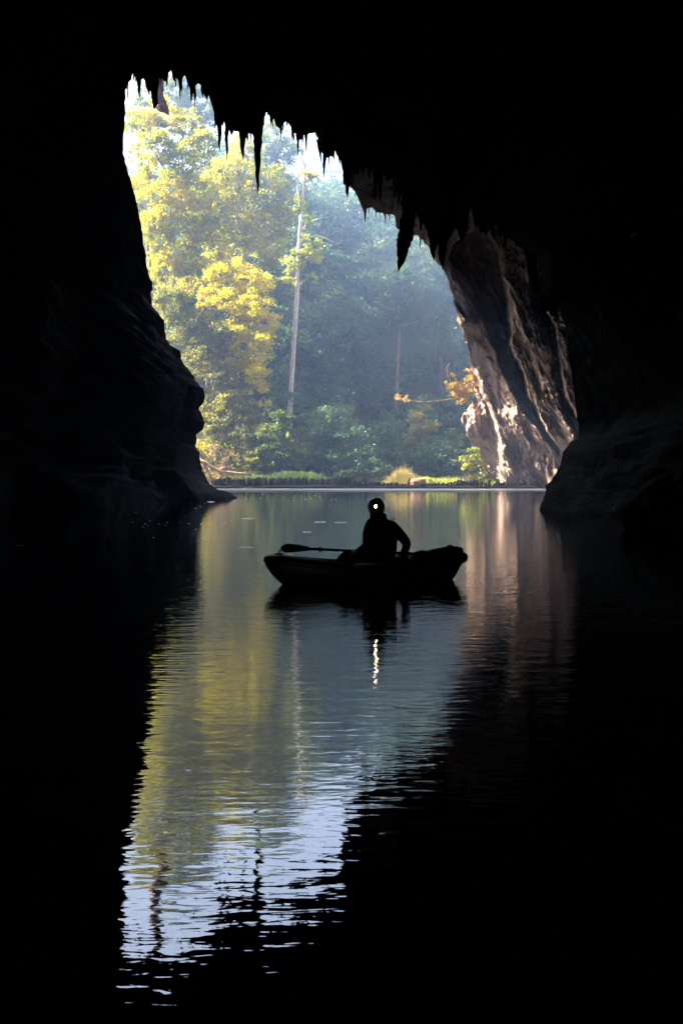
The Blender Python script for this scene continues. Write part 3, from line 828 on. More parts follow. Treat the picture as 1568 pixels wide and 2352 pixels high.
bush('dusty vine-hung bush below the orange branch', [(965,955,26,32,130),(955,1000,26,28,129),(985,990,24,24,129)], M['grey'], dens=.8)
bush('dark bush behind the sunlit grass strip', [(1000,1035,36,28,127),(1035,1050,28,26,126),(965,1050,30,24,127),(1040,1010,26,26,128)], M['teal'])
bush('bright yellow-green bush at the foot of the pale buttress', [(1082,1045,22,24,119.5),(1066,1062,18,16,119),(1096,1072,16,18,119)], M['pale'], leaf=.36, dens=.9)
bush('low weedy bush between the end stakes and the pale buttress', [(1105,1095,14,12,118.5),(1088,1096,12,9,118.5)], M['pale'], leaf=.26)
shade_tree_labels = [
    ('tall hazy tree with a thin brown trunk standing on the shaded slope', [(915,640,34,30,150),(890,680,30,30,149),(940,690,30,30,149),(920,740,32,28,148)], [(908,960,141),(912,880,142),(916,780,146),(916,700,149)]),
    ('round-headed hazy tree on the slope right of the white trunk', [(790,620,40,34,158),(760,660,36,34,157),(820,665,38,34,157),(790,700,42,30,156)], [(790,800,157),(790,720,157)]),
    ('bluish tree crown tucked under the great leaf-shaped stalactite', [(960,640,30,28,160),(990,680,32,30,158),(950,690,28,26,158)], [(970,780,158),(970,710,158)]),
    ('vine-draped tree beside the pale buttress on the shaded slope', [(1010,740,28,34,150),(1030,800,26,34,148),(990,800,30,32,148)], [(1012,900,146),(1012,820,147)]),
    ('wide blue-green tree behind the lower white trunk', [(720,760,34,34,146),(745,810,34,34,145),(700,830,30,34,144),(735,870,34,30,143)], [(722,960,142),(722,860,143)]),
    ('dark hollow-sided tree above the big rounded bush', [(840,820,36,32,147),(870,870,32,30,145),(820,880,34,30,144),(850,920,30,26,142)], [(846,990,141),(846,900,143)]),
    ('upper hazy tree just below the row of thin stalactites', [(800,490,38,30,182),(840,520,38,30,180),(770,530,34,28,180),(860,570,34,28,176)], [(815,640,178),(815,550,178)]),
    ('pale hazy tree beneath the brown overhang', [(900,540,30,26,178),(930,570,30,28,176),(890,600,32,28,172)], [(908,680,172),(908,600,172)]),
]
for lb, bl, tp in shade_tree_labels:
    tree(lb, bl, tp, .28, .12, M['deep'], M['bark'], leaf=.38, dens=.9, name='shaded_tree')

# ---- the far wood, one mass
blobs = []
tries = 0
while len(blobs) < 330 and tries < 9000:
    tries += 1
    x = random.uniform(-48, 50); y = random.uniform(129, 200)
    z = float(terrain_z(np.array([x]), np.array([y]))[0])
    if z < 1.5: continue
    px = CX + x / y * FPX; py = HY - (z - CAM_H) / y * FPX
    if not (270 < px < 1150): continue
    r = random.uniform(1.6, 3.6) * (1 + (y - 130) / 120)
    blobs.append((x, y, z + r * .7, r))
P = []; T = []
for (x, y, z, r) in blobs:
    n = int(62 * r * r * 3 * .7)
    P.append(blob_points((x, y, z), (r, r, r * random.uniform(.8, 1.4)), n, max(8, n // 55), cr=.13))
P = np.concatenate(P)
v, f, t = leaf_cloud(P, .5, .8)
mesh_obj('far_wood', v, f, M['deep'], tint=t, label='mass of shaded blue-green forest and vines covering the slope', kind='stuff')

# ---- ground cover on the near bank
def ground_cover(name, xr, yr, n, h, mat, label, lean=.25):
    x = rng.uniform(*xr, n); y = rng.uniform(*yr, n); z = terrain_z(x, y)
    k = z > -.3; x, y, z = x[k], y[k], z[k]; n = len(x)
    hh = h * rng.uniform(.4, 1.3, n) * (1 + .4 * vnoise(np.stack([x * .6, y * .6, x * 0], 1), 4)); w = .035 + .03 * rng.random(n)
    th_ = rng.uniform(0, math.pi, n); dx = np.cos(th_) * w; dy = np.sin(th_) * w
    lx = rng.normal(0, lean, n) * hh; ly = rng.normal(0, lean, n) * hh
    v = np.stack([np.stack([x - dx, y - dy, z - .05], 1), np.stack([x + dx, y + dy, z - .05], 1), np.stack([x + lx + dx * .3, y + ly + dy * .3, z + hh], 1), np.stack([x + lx * .9 - dx * .3, y + ly - dy * .3, z + hh * .97], 1)], 1).reshape(-1, 3)
    return mesh_obj(name, v, np.arange(4 * n).reshape(n, 4), mat, tint=np.repeat(rng.random(n), 4), label=label, kind='stuff')
ground_cover('bank_grass', (-13, 2), (117.5, 126), 26000, 1.0, M['grass'], 'soft green grass on the bank behind the dam')
ground_cover('meadow_grass', (4, 19), (117, 131), 34000, .6, M['pale'], 'sunlit yellow-green grass strip beside the pale buttress')
x = rng.uniform(-22, -9, 9000); y = rng.uniform(119, 128, 9000)
bz = -.6 + 5.6 * smooth01((y - 119) / 9 * 1.25) * (1 - .75 * smooth01(((x + 22) / 13.5 - .55) / .45)) + rng.uniform(-.6, 1.2, 9000)
v, f, t = leaf_cloud(np.stack([x, y, bz], 1), .34, .6, .35)
mesh_obj('bank_litter', v, f, M['grey'], tint=t, label='dry ferns and leaf litter over the reddish earth bank', kind='stuff')
root = empty('dry_grass_clump', (7.2, 119.5, float(terrain_z(np.array([7.2]), np.array([119.5]))[0])), 'fluffy straw-coloured grass clump in the sun behind the stakes', 'grass clump')
gc = []; n = 9000
x = 7.3 + rng.normal(0, 1.05, n); y = 119.6 + rng.normal(0, .8, n); z = terrain_z(x, y)
hh = 2.6 * np.exp(-((x - 7.3) / 1.9) ** 2) * rng.uniform(.3, 1.1, n) + .25
lx = (x - 7.3) * .35 + rng.normal(0, .25, n); ly = rng.normal(0, .25, n); w = .03
v = np.stack([np.stack([x - w, y, z], 1), np.stack([x + w, y, z], 1), np.stack([x + lx + w * .6, y + ly, z + hh], 1), np.stack([x + lx - w * .6, y + ly, z + hh], 1)], 1).reshape(-1, 3)
mesh_obj('blades', v, np.arange(4 * n).reshape(n, 4), M['straw'], root, tint=np.repeat(rng.random(n), 4))
v, f, t = leaf_cloud(np.stack([x + lx, y + ly, z + hh], 1) + rng.normal(0, .06, (n, 3)), .17, -.3, .3)
mesh_obj('seed_heads', v, f, M['straw'], root, tint=t)

# orange-leaved shrub and its long twig growing from the buttress
root = empty('orange_shrub', W(1086, 905, 115.5), 'orange-yellow shrub with a long bare twig growing out of the pale buttress', 'shrub')
mb = MB()
mb.tube([W(1090,905,115.8), W(1068,910,115), W(1040,916,115), W(1010,920,115), W(975,923,115.5), W(940,920,116), W(905,915,116.5)], [.05,.035,.03,.025,.02,.018,.012], 6, .1)
mb.tube([W(1068,910,115), W(1050,895,115), W(1036,880,115), W(1027,862,115), W(1025,845,115), W(1032,832,115)], [.05,.04,.035,.03,.025,.02], 6, .1)
for e in [(1055,930),(1048,915),(1032,900),(1060,870),(1075,865),(1046,880)]: mb.tube([W(1072,905,115), W((1072+e[0])/2,(905+e[1])/2-3,115), W(*e,115)], [.04,.03,.012], 5)
mb.build('branch', M['bark_o'], root)
crown('foliage', [(1074,880,20,24,115.3),(1062,905,22,22,115),(1048,890,18,16,115),(1084,862,14,14,115.5),(1034,872,16,20,115)], M['orange'], root, .26, .5)
crown('foliage', [(925,914,26,9,116.3)], M['orange'], root, .2, .22)

# banana plant
root = empty('banana_plant', (W(652, 1075, 124).x, 124, .4), 'banana plant with broad arching leaves in the light green bush', 'plant')
mb = MB(); mb.tube([W(650,1085,124), W(652,1050,124), W(654,1025,124)], [.14,.11,.07], 8); mb.build('stem', M['bark'], root)
M['banana'] = leaf_mat('banana_leaf_material', FRESH, trans=.6, tboost=1.8)
M['banana_dry'] = leaf_mat('dry_banana_leaf_material', ORANGE, trans=.4, tboost=1.2)
for (ex, ey, sag, mt, lab) in [(640,990,4,'banana',None),(628,1002,8,'banana',None),(662,990,2,'banana',None),(678,1014,-12,'banana_dry','dry orange leaf'),(682,1026,-8,'banana',None),(690,1040,-10,'banana',None),(630,1022,-8,'banana',None),(668,1000,-4,'banana',None)]:
    a = Vector((654, 1026)); b = Vector((ex, ey)); K = 9; v = []; f = []
    for i in range(K + 1):
        t = i / K; p = a.lerp(b, t); p.y -= math.sin(t * math.pi) * abs(sag) * .8
        wdt = (math.sin(min(1, t * 1.05) * math.pi) ** .7) * 4.2 + .2
        dirv = (b - a).normalized(); nrm = Vector((-dirv.y, dirv.x))
        c0 = W(p.x, p.y, 124 - t * .6); l = W(p.x + nrm.x * wdt, p.y + nrm.y * wdt, 124.1 - t * .6); r = W(p.x - nrm.x * wdt, p.y - nrm.y * wdt, 123.9 - t * .6)
        v += [l, c0 - Vector((0, 0, .06)), r]
    for i in range(K):
        f += [(3*i, 3*i+1, 3*i+4, 3*i+3), (3*i+1, 3*i+2, 3*i+5, 3*i+4)]
    o = mesh_obj('leaf', v, f, M[mt], root, tint=[.6] * len(v))
    if lab: o['label'] = lab

# red soil bank and fallen branch
gx_ = np.linspace(0, 1, 70); gy_ = np.linspace(0, 1, 26); A, B = np.meshgrid(gx_, gy_)
sx = -22 + 13.5 * A; sy = 119 + 9 * B
sz = -.6 + 5.6 * smooth01(B * 1.25) * (1 - .75 * smooth01((A - .55) / .45)) + fbm(np.stack([sx.ravel() * .7, sy.ravel() * .7, A.ravel() * 0], 1), 5, 15).reshape(A.shape) * 2.2
mesh_obj('earth_bank', np.stack([sx.ravel(), sy.ravel(), sz.ravel()], 1), grid_faces(26, 70), M['soil'], smooth=False, label='bare reddish earth bank above the dam beside the dark rock', kind='structure')
root = empty('fallen_branch', W(500, 1092, 119), 'long pale orange fallen branch forking over the stakes by the dark rock', 'branch')
def q3(x, y): return ((500 + x * .2551) / 1.0887, (1130 + y * .2551) / 1.0887)
for pts_, r_ in [([(-20,70),(60,110),(130,155),(190,190),(300,202),(400,212),(500,222)], .22), ([(10,90),(50,150),(90,210),(125,275)], .20), ([(180,190),(215,240),(255,310)], .13), ([(250,200),(300,225),(345,248)], .08), ([(160,175),(220,155),(270,145)], .05)]:
    mb = MB(); mb.tube([W(*q3(*p), 118.6) for p in pts_], [r_ * (1 - .6 * i / len(pts_)) for i in range(len(pts_))], 8, .08); mb.build('limb', M['bark_o'], root)
boulder('bank_boulder', W(958, 1108, 117), (1.05, .8, .55), 5, M['red_rock'], label='squat reddish-brown boulder behind the low stakes under the straw-coloured grass', cat='boulder')
boulder('wall_boulder', W(1600, 1185, 24), (1.55, 1.3, 1.15), 9, M['cave'], label='dark boulder half sunk in the water at the edge of the photo', cat='boulder')

# ------------------------------------------------------------------ stick dam
dam = empty('stick_dam', (0, 115, 0), 'low dam of upright dark stakes and logs right across the river', 'dam')
sm = []
for k in range(5):
    v, f = tube([(0, 0, -.6), (.01 * k, 0, .3), (0, .01, .75), (.02, 0, 1.0)], [.10, .098, .092, .085], 8, .08)
    me = bpy.data.meshes.new('stake'); me.from_pydata([tuple(p) for p in v], [], f); me.materials.append(M['stake']); sm.append(me)
x = 487.0
tall = {934: 1.15, 1052: .95, 1120: .95, 772: 1.5, 779: 1.7, 785: 1.6, 792: 1.35, 798: 1.3, 758: 1.1, 765: 1.25, 646: 1.15, 565: 1.1}
done = set()
while x < 1214:
    ty_ = np.interp(x, [487, 520, 600, 700, 745, 762, 800, 806, 830, 900, 960, 1030, 1050, 1085, 1120, 1160, 1213], [1104, 1101, 1101, 1101, 1102, 1099, 1097, 1106, 1109, 1111, 1113, 1110, 1106, 1107, 1112, 1110, 1115]) + random.uniform(-2.2, 2.5)
    h = (1120 - ty_) / FPX * 115 * (1.18 if x < 800 else 1.3)
    for kx, kh in tall.items():
        if kx not in done and abs(x - kx) < 4: h = kh; done.add(kx)
    lean = np.interp(x, [487, 740, 760, 800, 900, 1000, 1213], [0, 2, 14, 16, 18, 10, 10]) + random.uniform(-4, 4)
    w = random.uniform(.9, 1.7) * (1.0 if x > 800 else 1.1)
    o = bpy.data.objects.new('stake', random.choice(sm)); COL.objects.link(o); o.parent = dam
    o.location = ((x - CX) / FPX * 115, random.uniform(-.25, .25), 0.06)
    o.rotation_euler = (math.radians(random.uniform(-5, 5)), math.radians(lean), random.uniform(0, 6))
    o.rotation_euler = (math.radians(random.uniform(-5, 5)), math.radians(lean), 0)
    o.scale = (w, w, h)
    x += random.uniform(3.2, 5.6)
for (xa, xb, z_, r_, yy) in [(482, 640, .12, .15, -.3), (600, 800, .16, .17, -.35), (770, 980, .10, .14, -.3), (940, 1130, .12, .13, -.3), (1090, 1262, .10, .13, -.25), (500, 700, .38, .10, .3), (680, 900, .34, .10, .3), (1232, 1262, .35, .09, 0), (560, 760, -.02, .1, -.6), (860, 1060, .3, .07, .3)]:
    a = Vector(((xa - CX) / FPX * 115, 115 + yy, z_)); b = Vector(((xb - CX) / FPX * 115, 115 + yy + random.uniform(-.2, .2), z_ + random.uniform(-.05, .05)))
    r_ = r_ * 1.35; z_ = z_
    pts_ = [a.lerp(b, i / 8) + Vector((0, random.uniform(-.05, .05), random.uniform(-.04, .04))) for i in range(9)]
    mb = MB(); mb.tube(pts_, [r_ * random.uniform(.85, 1.1) for _ in pts_], 8, .1); mb.build('log', M['stake'], dam)

# ------------------------------------------------------------------ foam flecks on the water
m, n, out = new_mat('foam_material')
p = n.nodes.new('ShaderNodeBsdfPrincipled'); p.inputs['Base Color'].default_value = (.8, .8, .82, 1); p.inputs['Roughness'].default_value = .08; p.inputs['IOR'].default_value = 1.8
tc = n.nodes.new('ShaderNodeTexCoord'); no = n.nodes.new('ShaderNodeTexNoise'); no.inputs['Scale'].default_value = 40; n.links.new(tc.outputs['Object'], no.inputs['Vector'])
b = n.nodes.new('ShaderNodeBump'); b.inputs['Distance'].default_value = .0005; n.links.new(no.outputs['Fac'], b.inputs['Height']); n.links.new(b.outputs[0], p.inputs['Normal'])
n.links.new(p.outputs[0], out.inputs[0]); M['foam'] = m
def dome(mb, cx_, cy_, r, h, sx=1.0):
    v = []; f = []
    h = .24 * r
    for i, (rr, zz) in enumerate([(1, .0), (.75, .44), (.4, .84)]):
        for q in range(7):
            th_ = 2 * math.pi * q / 7; v.append((cx_ + math.cos(th_) * r * rr * sx, cy_ + math.sin(th_) * r * rr, h * zz))
    v.append((cx_, cy_, h))
    for i in range(2):
        for q in range(7): f.append((i*7+q, i*7+(q+1)%7, (i+1)*7+(q+1)%7, (i+1)*7+q))
    for q in range(7): f.append((14+q, 14+(q+1)%7, 21))
    mb.add(v, f)
def wpt(px, py):
    d = FPX * CAM_H / (py - HY); return ((px - CX) / FPX * d, d)
foam_spots = [(569,1191,13,'foam streak farthest up on the water beneath the red bank reflection'),(566,1257,15,'foam streak left of the paddle blade'),(692,1257,22,'thin foam line just above the paddle blade'),
              (735,1199,11,'short foam fleck between the white trunk reflection and the paddler'),(782,1200,12,'short foam fleck nearest the paddler helmet'),(705,1222,8,'small faint foam fleck above the paddle shaft'),
              (484,1153,6,'small bright foam fleck beside the toe of the dark rock'),(50,1253,9,'lone foam fleck out on the black water')]
for (px, py, hw, lab) in foam_spots:
    x0, y0 = wpt(px, py); wm = hw / FPX * y0
    mb = MB()
    for _ in range(34): dome(mb, x0 + random.uniform(-1, 1) * wm, y0 + random.gauss(0, .05) * (y0 / 20), random.uniform(.012, .035) * (y0 / 25), random.uniform(.006, .02) * (y0 / 25), 1.6)
    o = mb.build('foam_patch', M['foam'], None, label=lab, cat='foam', origin=(x0, y0, 0))
mb = MB()
for _ in range(120):
    if random.random() < .45: px, py = random.uniform(300, 520), random.uniform(1150, 1240)
    else: px, py = random.uniform(470, 1240), random.uniform(1124, 1165)
    x0, y0 = wpt(px, py); dome(mb, x0, y0, random.uniform(.008, .03) * (y0 / 25), random.uniform(.006, .016) * (y0 / 25))
mb.build('foam_bubbles', M['foam'], None, label='scattered tiny bubbles drifting on the dark water', kind='stuff')

# ------------------------------------------------------------------ kayak
M['hull'] = simple('dark_hull_material', (.012, .006, .005), .45, .2, 8)
M['deckm'] = simple('black_deck_material', (.005, .005, .006), .6, .2, 12)
M['rope'] = simple('grey_rope_material', (.03, .03, .03), .8, .3, 40)
BOW = Vector((-.87, 11.60, 0)); STERN = Vector((1.485, 12.44, 0))
AX = (STERN - BOW); KL = AX.length; AX.normalize(); SD = Vector((-AX.y, AX.x, 0))
def K(s, side, z):     # s 0..1 bow to stern, side +away from camera
    return BOW + AX * (KL * s) + SD * side + Vector((0, 0, z))
kayak = empty('kayak', K(.5, 0, 0), 'dark inflatable kayak lying across the water with raised ends', 'kayak')
ss = np.linspace(0, 1, 41)
def halfw(s): return .37 * max(0.0, math.sin(math.pi * min(max(s * .96 + .02, 0), 1))) ** .55
def topz(s): return float(np.interp(s, [0, .06, .15, .35, .6, .8, .93, 1], [.375, .36, .325, .27, .25, .27, .30, .31]))
def botz(s): return float(np.interp(s, [0, .03, .08, .14, .9, .94, .97, 1], [.22, .12, .00, -.09, -.10, -.02, .10, .20]))
v = []; f = []
prof = [(-1, 1.0), (-1.02, .72), (-.96, .42), (-.78, .16), (-.4, .02), (0, 0), (.4, .02), (.78, .16), (.96, .42), (1.02, .72), (1, 1.0)]
for s in ss:
    hw = halfw(s); t = topz(s) - .05; b_ = botz(s)
    for (a, c_) in prof: v.append(K(s, a * hw, b_ + (t - b_) * c_))
np_ = len(prof)
for i in range(len(ss) - 1):
    for k in range(np_ - 1): f.append((i*np_+k, i*np_+k+1, (i+1)*np_+k+1, (i+1)*np_+k))
f.append(tuple(range(np_))); f.append(tuple((len(ss)-1)*np_ + k for k in range(np_))[::-1])
mesh_obj('hull', v, f, M['hull'], kayak, smooth=True)
for sgn in (-1, 1):
    mb = MB(); pts_ = []; rad = []
    for s in np.linspace(.0, 1, 37):
        hw = max(halfw(s) - .07, 0.0); pts_.append(K(s, sgn * hw, topz(s) - .075)); rad.append(float(np.interp(s, [0, .04, .96, 1], [.045, .075, .075, .055])))
    mb.tube(pts_, rad, 12); mb.build('side_tube', M['hull'], kayak)
# cockpit floor, decks
def deck(name, s0, s1, rise, mat, parent):
    v = []; f = []; K_ = 14; Wd = 9
    for i in range(K_ + 1):
        s = s0 + (s1 - s0) * i / K_
        for j in range(Wd):
            a = -1 + 2 * j / (Wd - 1); v.append(K(s, a * max(halfw(s) - .05, .01), topz(s) - .03 + rise * (1 - a * a) * math.sin(math.pi * min(1, .25 + .75 * i / K_) * 1.0 if s0 > .5 else math.pi * (1 - i / K_ * .75))))
    n0 = len(v)
    for q in list(v): v.append(q - Vector((0, 0, .03)))
    for i in range(K_):
        for j in range(Wd - 1):
            a = i * Wd + j; f.append((a, a+1, a+1+Wd, a+Wd)); f.append((n0+a, n0+a+Wd, n0+a+1+Wd, n0+a+1))
    return mesh_obj(name, v, f, mat, parent, smooth=True)
deck('bow_cover', .01, .30, .02, M['deckm'], kayak)
deck('stern_cover', .66, .99, .10, M['deckm'], kayak)
v = []
for s in (.30, .66):
    for a in (-1, 1): v.append(K(s, a * .27, .02))
mesh_obj('floor_pad', v, [(0, 1, 3, 2)], M['deckm'], kayak)
def kayak_s(px): # along-axis position of a screen column
    best = min(np.linspace(-.05, 1.05, 221), key=lambda s: abs(CX + FPX * K(s, 0, 0).x / K(s, 0, 0).y - px)); return float(best)
# rope along the stern hump, grab loops, stern roll
mb = MB(); mb.tube([K(s, 0, h) for s, h in [(.70,.30),(.76,.34),(.80,.345),(.85,.365),(.90,.385),(.95,.40),(.985,.385)]], [.012]*7, 6); mb.build('deck_line', M['rope'], kayak)
def loop(s0, z0, w, h, name):
    mb = MB(); pts_ = []
    for i in range(11):
        th_ = math.pi * i / 10; pts_.append(K(s0 - w / KL * math.cos(th_), 0, z0 + h * math.sin(th_)))
    mb.tube(pts_, .009, 6); mb.build(name, M['rope'], kayak)
loop(.075, .375, .045, .035, 'grab_loop'); loop(.70 + .085, .335, .05, .025, 'grab_loop'); loop(.94, .385, .05, .035, 'grab_loop')
mb = MB(); mb.box(K(.06, 0, .345), (.09, .07, .06)); mb.build('bow_patch', M['deckm'], kayak)
mb = MB(); mb.tube([K(.80, -.02, .26), K(.84, -.02, .29), K(.90, -.02, .315), K(.96, -.02, .32), K(.995, -.02, .31), K(1.003, -.02, .305)], [.03, .07, .085, .09, .085, .04], 14); mb.build('stern_roll', M['deckm'], kayak)
mb = MB(); mb.tube([K(.995, -.10, .27), K(.995, .0, .27), K(.995, .10, .27)], [.065, .07, .065], 14); mb.build('stern_float', M['deckm'], kayak)
mb = MB()
mb.tube([K(.665, -.20, .22), K(.67, 0, .30), K(.665, .20, .22)], [(.035, .12)] * 3, 10); mb.build('backrest', M['deckm'], kayak)

# ------------------------------------------------------------------ paddler
M['cloth'] = simple('black_jacket_material', (.004, .004, .005), .85, .3, 20)
M['vest'] = simple('dark_vest_material', (.004, .0035, .0035), .8, .3, 15)
M['skin'] = simple('skin_material', (.24, .14, .10), .55, .12, 12)
M['helmet'] = simple('dark_helmet_material', (.015, .013, .012), .35, .2, 10)
M['hair'] = simple('dark_hair_material', (.01, .008, .006), .6, .3, 40)
M['strap'] = simple('strap_material', (.02, .02, .022), .7, .2, 30)
person = empty('person', W(876, 1300, 12.1), 'paddler in dark jacket and helmet with a lit headlamp, sitting in the kayak', 'person')
def skin_body(name, nodes, edges, mat, parent, root_i=0, sub=2):
    base = parent_world(parent)
    me = bpy.data.meshes.new(name)
    me.from_pydata([tuple(Vector(p[0]) - base) for p in nodes], edges, [])
    o = bpy.data.objects.new(name, me); put(o, parent=parent)
    sk = o.modifiers.new('skin', 'SKIN'); sk.use_smooth_shade = True; sk.branch_smoothing = .6
    for i, p in enumerate(nodes):
        r = p[1]; me.skin_vertices[0].data[i].radius = r if isinstance(r, (tuple, list)) else (r, r)
        me.skin_vertices[0].data[i].use_root = (i == root_i)
    sb = o.modifiers.new('sub', 'SUBSURF'); sb.levels = sub; sb.render_levels = sub
    dg = bpy.context.evaluated_depsgraph_get(); ev = o.evaluated_get(dg)
    me2 = bpy.data.meshes.new_from_object(ev); o.modifiers.clear(); o.data = me2
    me2.materials.clear(); me2.materials.append(mat)
    me2.polygons.foreach_set('use_smooth', np.ones(len(me2.polygons), dtype=bool))
    return o
D0 = 12.1
nodes = [
 (W(874,1288,D0), (.165,.13)),     # 0 pelvis
 (W(873,1262,D0), (.185,.13)),     # 1 waist
 (W(872,1232,D0), (.19,.135)),    # 2 chest
 (W(872,1208,D0), (.165,.12)),     # 3 upper chest
 (W(868,1191,D0-.01), (.066,.066)),# 4 neck
 (W(865,1181,D0-.02), (.062,.068)),# 5 head base
 (W(864,1170,D0-.03), (.072,.088)),# 6 face
 (W(864,1155,D0-.03), (.078,.095)),# 7 skull
 (W(901,1206,D0), .080),           # 8 shoulder (screen right)
 (W(918,1227,D0+.02), .070),       # 9
 (W(936,1250,D0+.04), .062),       # 10 elbow
 (W(930,1264,D0+.02), .050),       # 11
 (W(922,1277,D0), .040),           # 12 wrist
 (W(852,1206,D0-.03), .078),       # 13 shoulder (screen left)
 (W(845,1230,D0-.10), .068),       # 14
 (W(842,1250,D0-.20), .050),       # 15 elbow
 (W(830,1261,D0-.32), .042),       # 16
 (W(818,1268,D0-.42), .034),       # 17 wrist
 (W(862,1294,D0-.16), .095),       # 18 thigh root near leg
 (W(830,1281,D0-.26), .088),       # 19
 (W(796,1274,D0-.34), .074),       # 20 knee
 (W(775,1297,D0-.40), .055),       # 21
 (W(750,1312,D0-.45), .045),       # 22 ankle
 (W(735,1308,D0-.52), .036),       # 23 foot
 (W(870,1290,D0+.10), .095),       # 24 far thigh
 (W(838,1280,D0+.02), .082),
 (W(806,1274,D0-.08), .070),       # 26 knee
 (W(780,1292,D0-.16), .055),
 (W(758,1306,D0-.22), .045),
 (W(742,1302,D0-.28), .036),
]
edges = [(0,1),(1,2),(2,3),(3,4),(4,5),(5,6),(6,7),(3,8),(8,9),(9,10),(10,11),(11,12),(3,13),(13,14),(14,15),(15,16),(16,17),(0,18),(18,19),(19,20),(20,21),(21,22),(22,23),(0,24),(24,25),(25,26),(26,27),(27,28),(28,29)]
skin_body('body', nodes, edges, M['cloth'], person)
# head surface with face
def ell(mb, c, r, nu=16, nv=10):
    v = []; f = []
    for i in range(nv + 1):
        ph = -math.pi / 2 + math.pi * i / nv
        for j in range(nu):
            th_ = 2 * math.pi * j / nu; v.append((c[0] + r[0] * math.cos(ph) * math.cos(th_), c[1] + r[1] * math.cos(ph) * math.sin(th_), c[2] + r[2] * math.sin(ph)))
    for i in range(nv):
        for j in range(nu): f.append((i*nu+j, i*nu+(j+1)%nu, (i+1)*nu+(j+1)%nu, (i+1)*nu+j))
    mb.add(v, f)
hc = W(864, 1166, D0 - .03)
nodes_h = [(hc + Vector((0, .01, .045)), (.078, .095)), (hc + Vector((0, -.005, .0)), (.076, .092)), (hc + Vector((0, -.015, -.05)), (.062, .078)), (hc + Vector((0, -.03, -.085)), (.042, .048)), (hc + Vector((0, -.085, -.025)), .016), (hc + Vector((0, -.106, -.028)), .012)]
head = skin_body('head', nodes_h, [(0,1),(1,2),(2,3),(1,4),(4,5)], M['skin'], person)
M['eye'] = simple('eye_material', (.05, .04, .035), .2, .1, 5)
for sx_ in (-1, 1):
    mb = MB(); ell(mb, hc + Vector((sx_ * .031, -.083, .008)), (.013, .010, .009), 10, 6); mb.build('eye', M['eye'], head)
    mb = MB(); ell(mb, hc + Vector((sx_ * .078, .005, -.01)), (.010, .020, .032), 10, 6); mb.build('ear', M['skin'], head)
M['lip'] = simple('lip_material', (.20, .08, .07), .5, .1, 10)
mb = MB(); ell(mb, hc + Vector((0, -.084, -.062)), (.026, .010, .008), 12, 6); mb.build('mouth', M['lip'], head)
mb = MB(); ell(mb, hc + Vector((0, .035, -.03)), (.080, .075, .075), 14, 8); mb.build('hair', M['hair'], person)
# helmet: open shell with rim
v = []; f = []; nu, nv = 26, 12
hz = hc + Vector((0, .012, .036))
for layer_, k_ in ((0, 1.0), (1, .88)):
    for i in range(nv + 1):
        ph = math.pi / 2 * (1 - i / nv)
        for j in range(nu):
            th_ = 2 * math.pi * j / nu
            back = .5 + .5 * math.sin(th_)
            z_ = math.sin(ph) * .088 * k_ - (1 - math.sin(ph)) * (.015 + .05 * back)
            v.append(hz + Vector((math.cos(th_) * math.cos(ph) * .102 * k_, math.sin(th_) * math.cos(ph) * .122 * k_, z_)))
for L_ in (0, 1):
    o_ = L_ * (nv + 1) * nu
    for i in range(nv):
        for j in range(nu):
            q = (o_+i*nu+j, o_+i*nu+(j+1)%nu, o_+(i+1)*nu+(j+1)%nu, o_+(i+1)*nu+j)
            f.append(q if L_ == 0 else q[::-1])
for j in range(nu):
    a = nv*nu + j; b_ = nv*nu + (j+1)%nu; o_ = (nv+1)*nu; f.append((a, b_, b_+o_, a+o_))
helmet = mesh_obj('helmet', v, f, M['helmet'], person, smooth=True)
for sx_ in (-1, 1):
    mb = MB(); mb.tube([hz + Vector((sx_*.098, -.01, -.03)), hc + Vector((sx_*.085, -.02, -.05)), hc + Vector((sx_*.045, -.045, -.115)), hc + Vector((0, -.05, -.128))], .006, 6); mb.build('chin_strap', M['strap'], person)
# headlamp
lp = W(862.5, 1163, D0 - .175)
lamp = empty('headlamp', lp); lamp.location = lp - parent_world(person); lamp.parent = person
mb = MB(); mb.tube([lp + Vector((0, .045, .0)), lp + Vector((0, .012, 0)), lp + Vector((0, .0, 0))], [.026, .028, .026], 16); mb.build('lamp_housing', M['strap'], lamp)
m, n, out = new_mat('lamp_light_material'); e = n.nodes.new('ShaderNodeEmission'); e.inputs['Color'].default_value = (1, .76, .46, 1); e.inputs['Strength'].default_value = 16; n.links.new(e.outputs[0], out.inputs[0])
mb = MB(); mb.tube([lp + Vector((0, .002, 0)), lp + Vector((0, -.002, 0))], [.0145, .0145], 16); mb.build('lamp_lens', m, lamp)
pts_ = [hz + Vector((math.cos(t_) * .104, math.sin(t_) * .124, -.008)) for t_ in np.linspace(0, 2 * math.pi, 25)]
mb = MB(); mb.tube(pts_, [(.003, .012)] * 25, 6); mb.build('headband', M['strap'], lamp)
# life vest
v = []; f = []; nu = 22; lev = [(1285,.185,.15),(1266,.202,.158),(1245,.212,.165),(1225,.212,.165),(1207,.185,.145),(1197,.140,.12),(1189,.100,.10),(1183,.088,.095)]
for (py, rx, ry) in lev:
    c = W(872 if py > 1200 else 868, py, D0)
    for j in range(nu):
        th_ = 2*math.pi*j/nu; sg = lambda q: math.copysign(abs(q) ** .75, q)
        v.append(c + Vector((sg(math.cos(th_)) * rx, sg(math.sin(th_)) * ry, 0)))
for i in range(len(lev) - 1):
    for j in range(nu): f.append((i*nu+j, i*nu+(j+1)%nu, (i+1)*nu+(j+1)%nu, (i+1)*nu+j))
vest = mesh_obj('life_vest', v, f, M['vest'], person, smooth=True)
for z_ in (1225, 1250):
    mb = MB(); mb.box(W(878, z_, D0 - .165), (.05, .012, .022)); mb.build('buckle', M['strap'], vest)
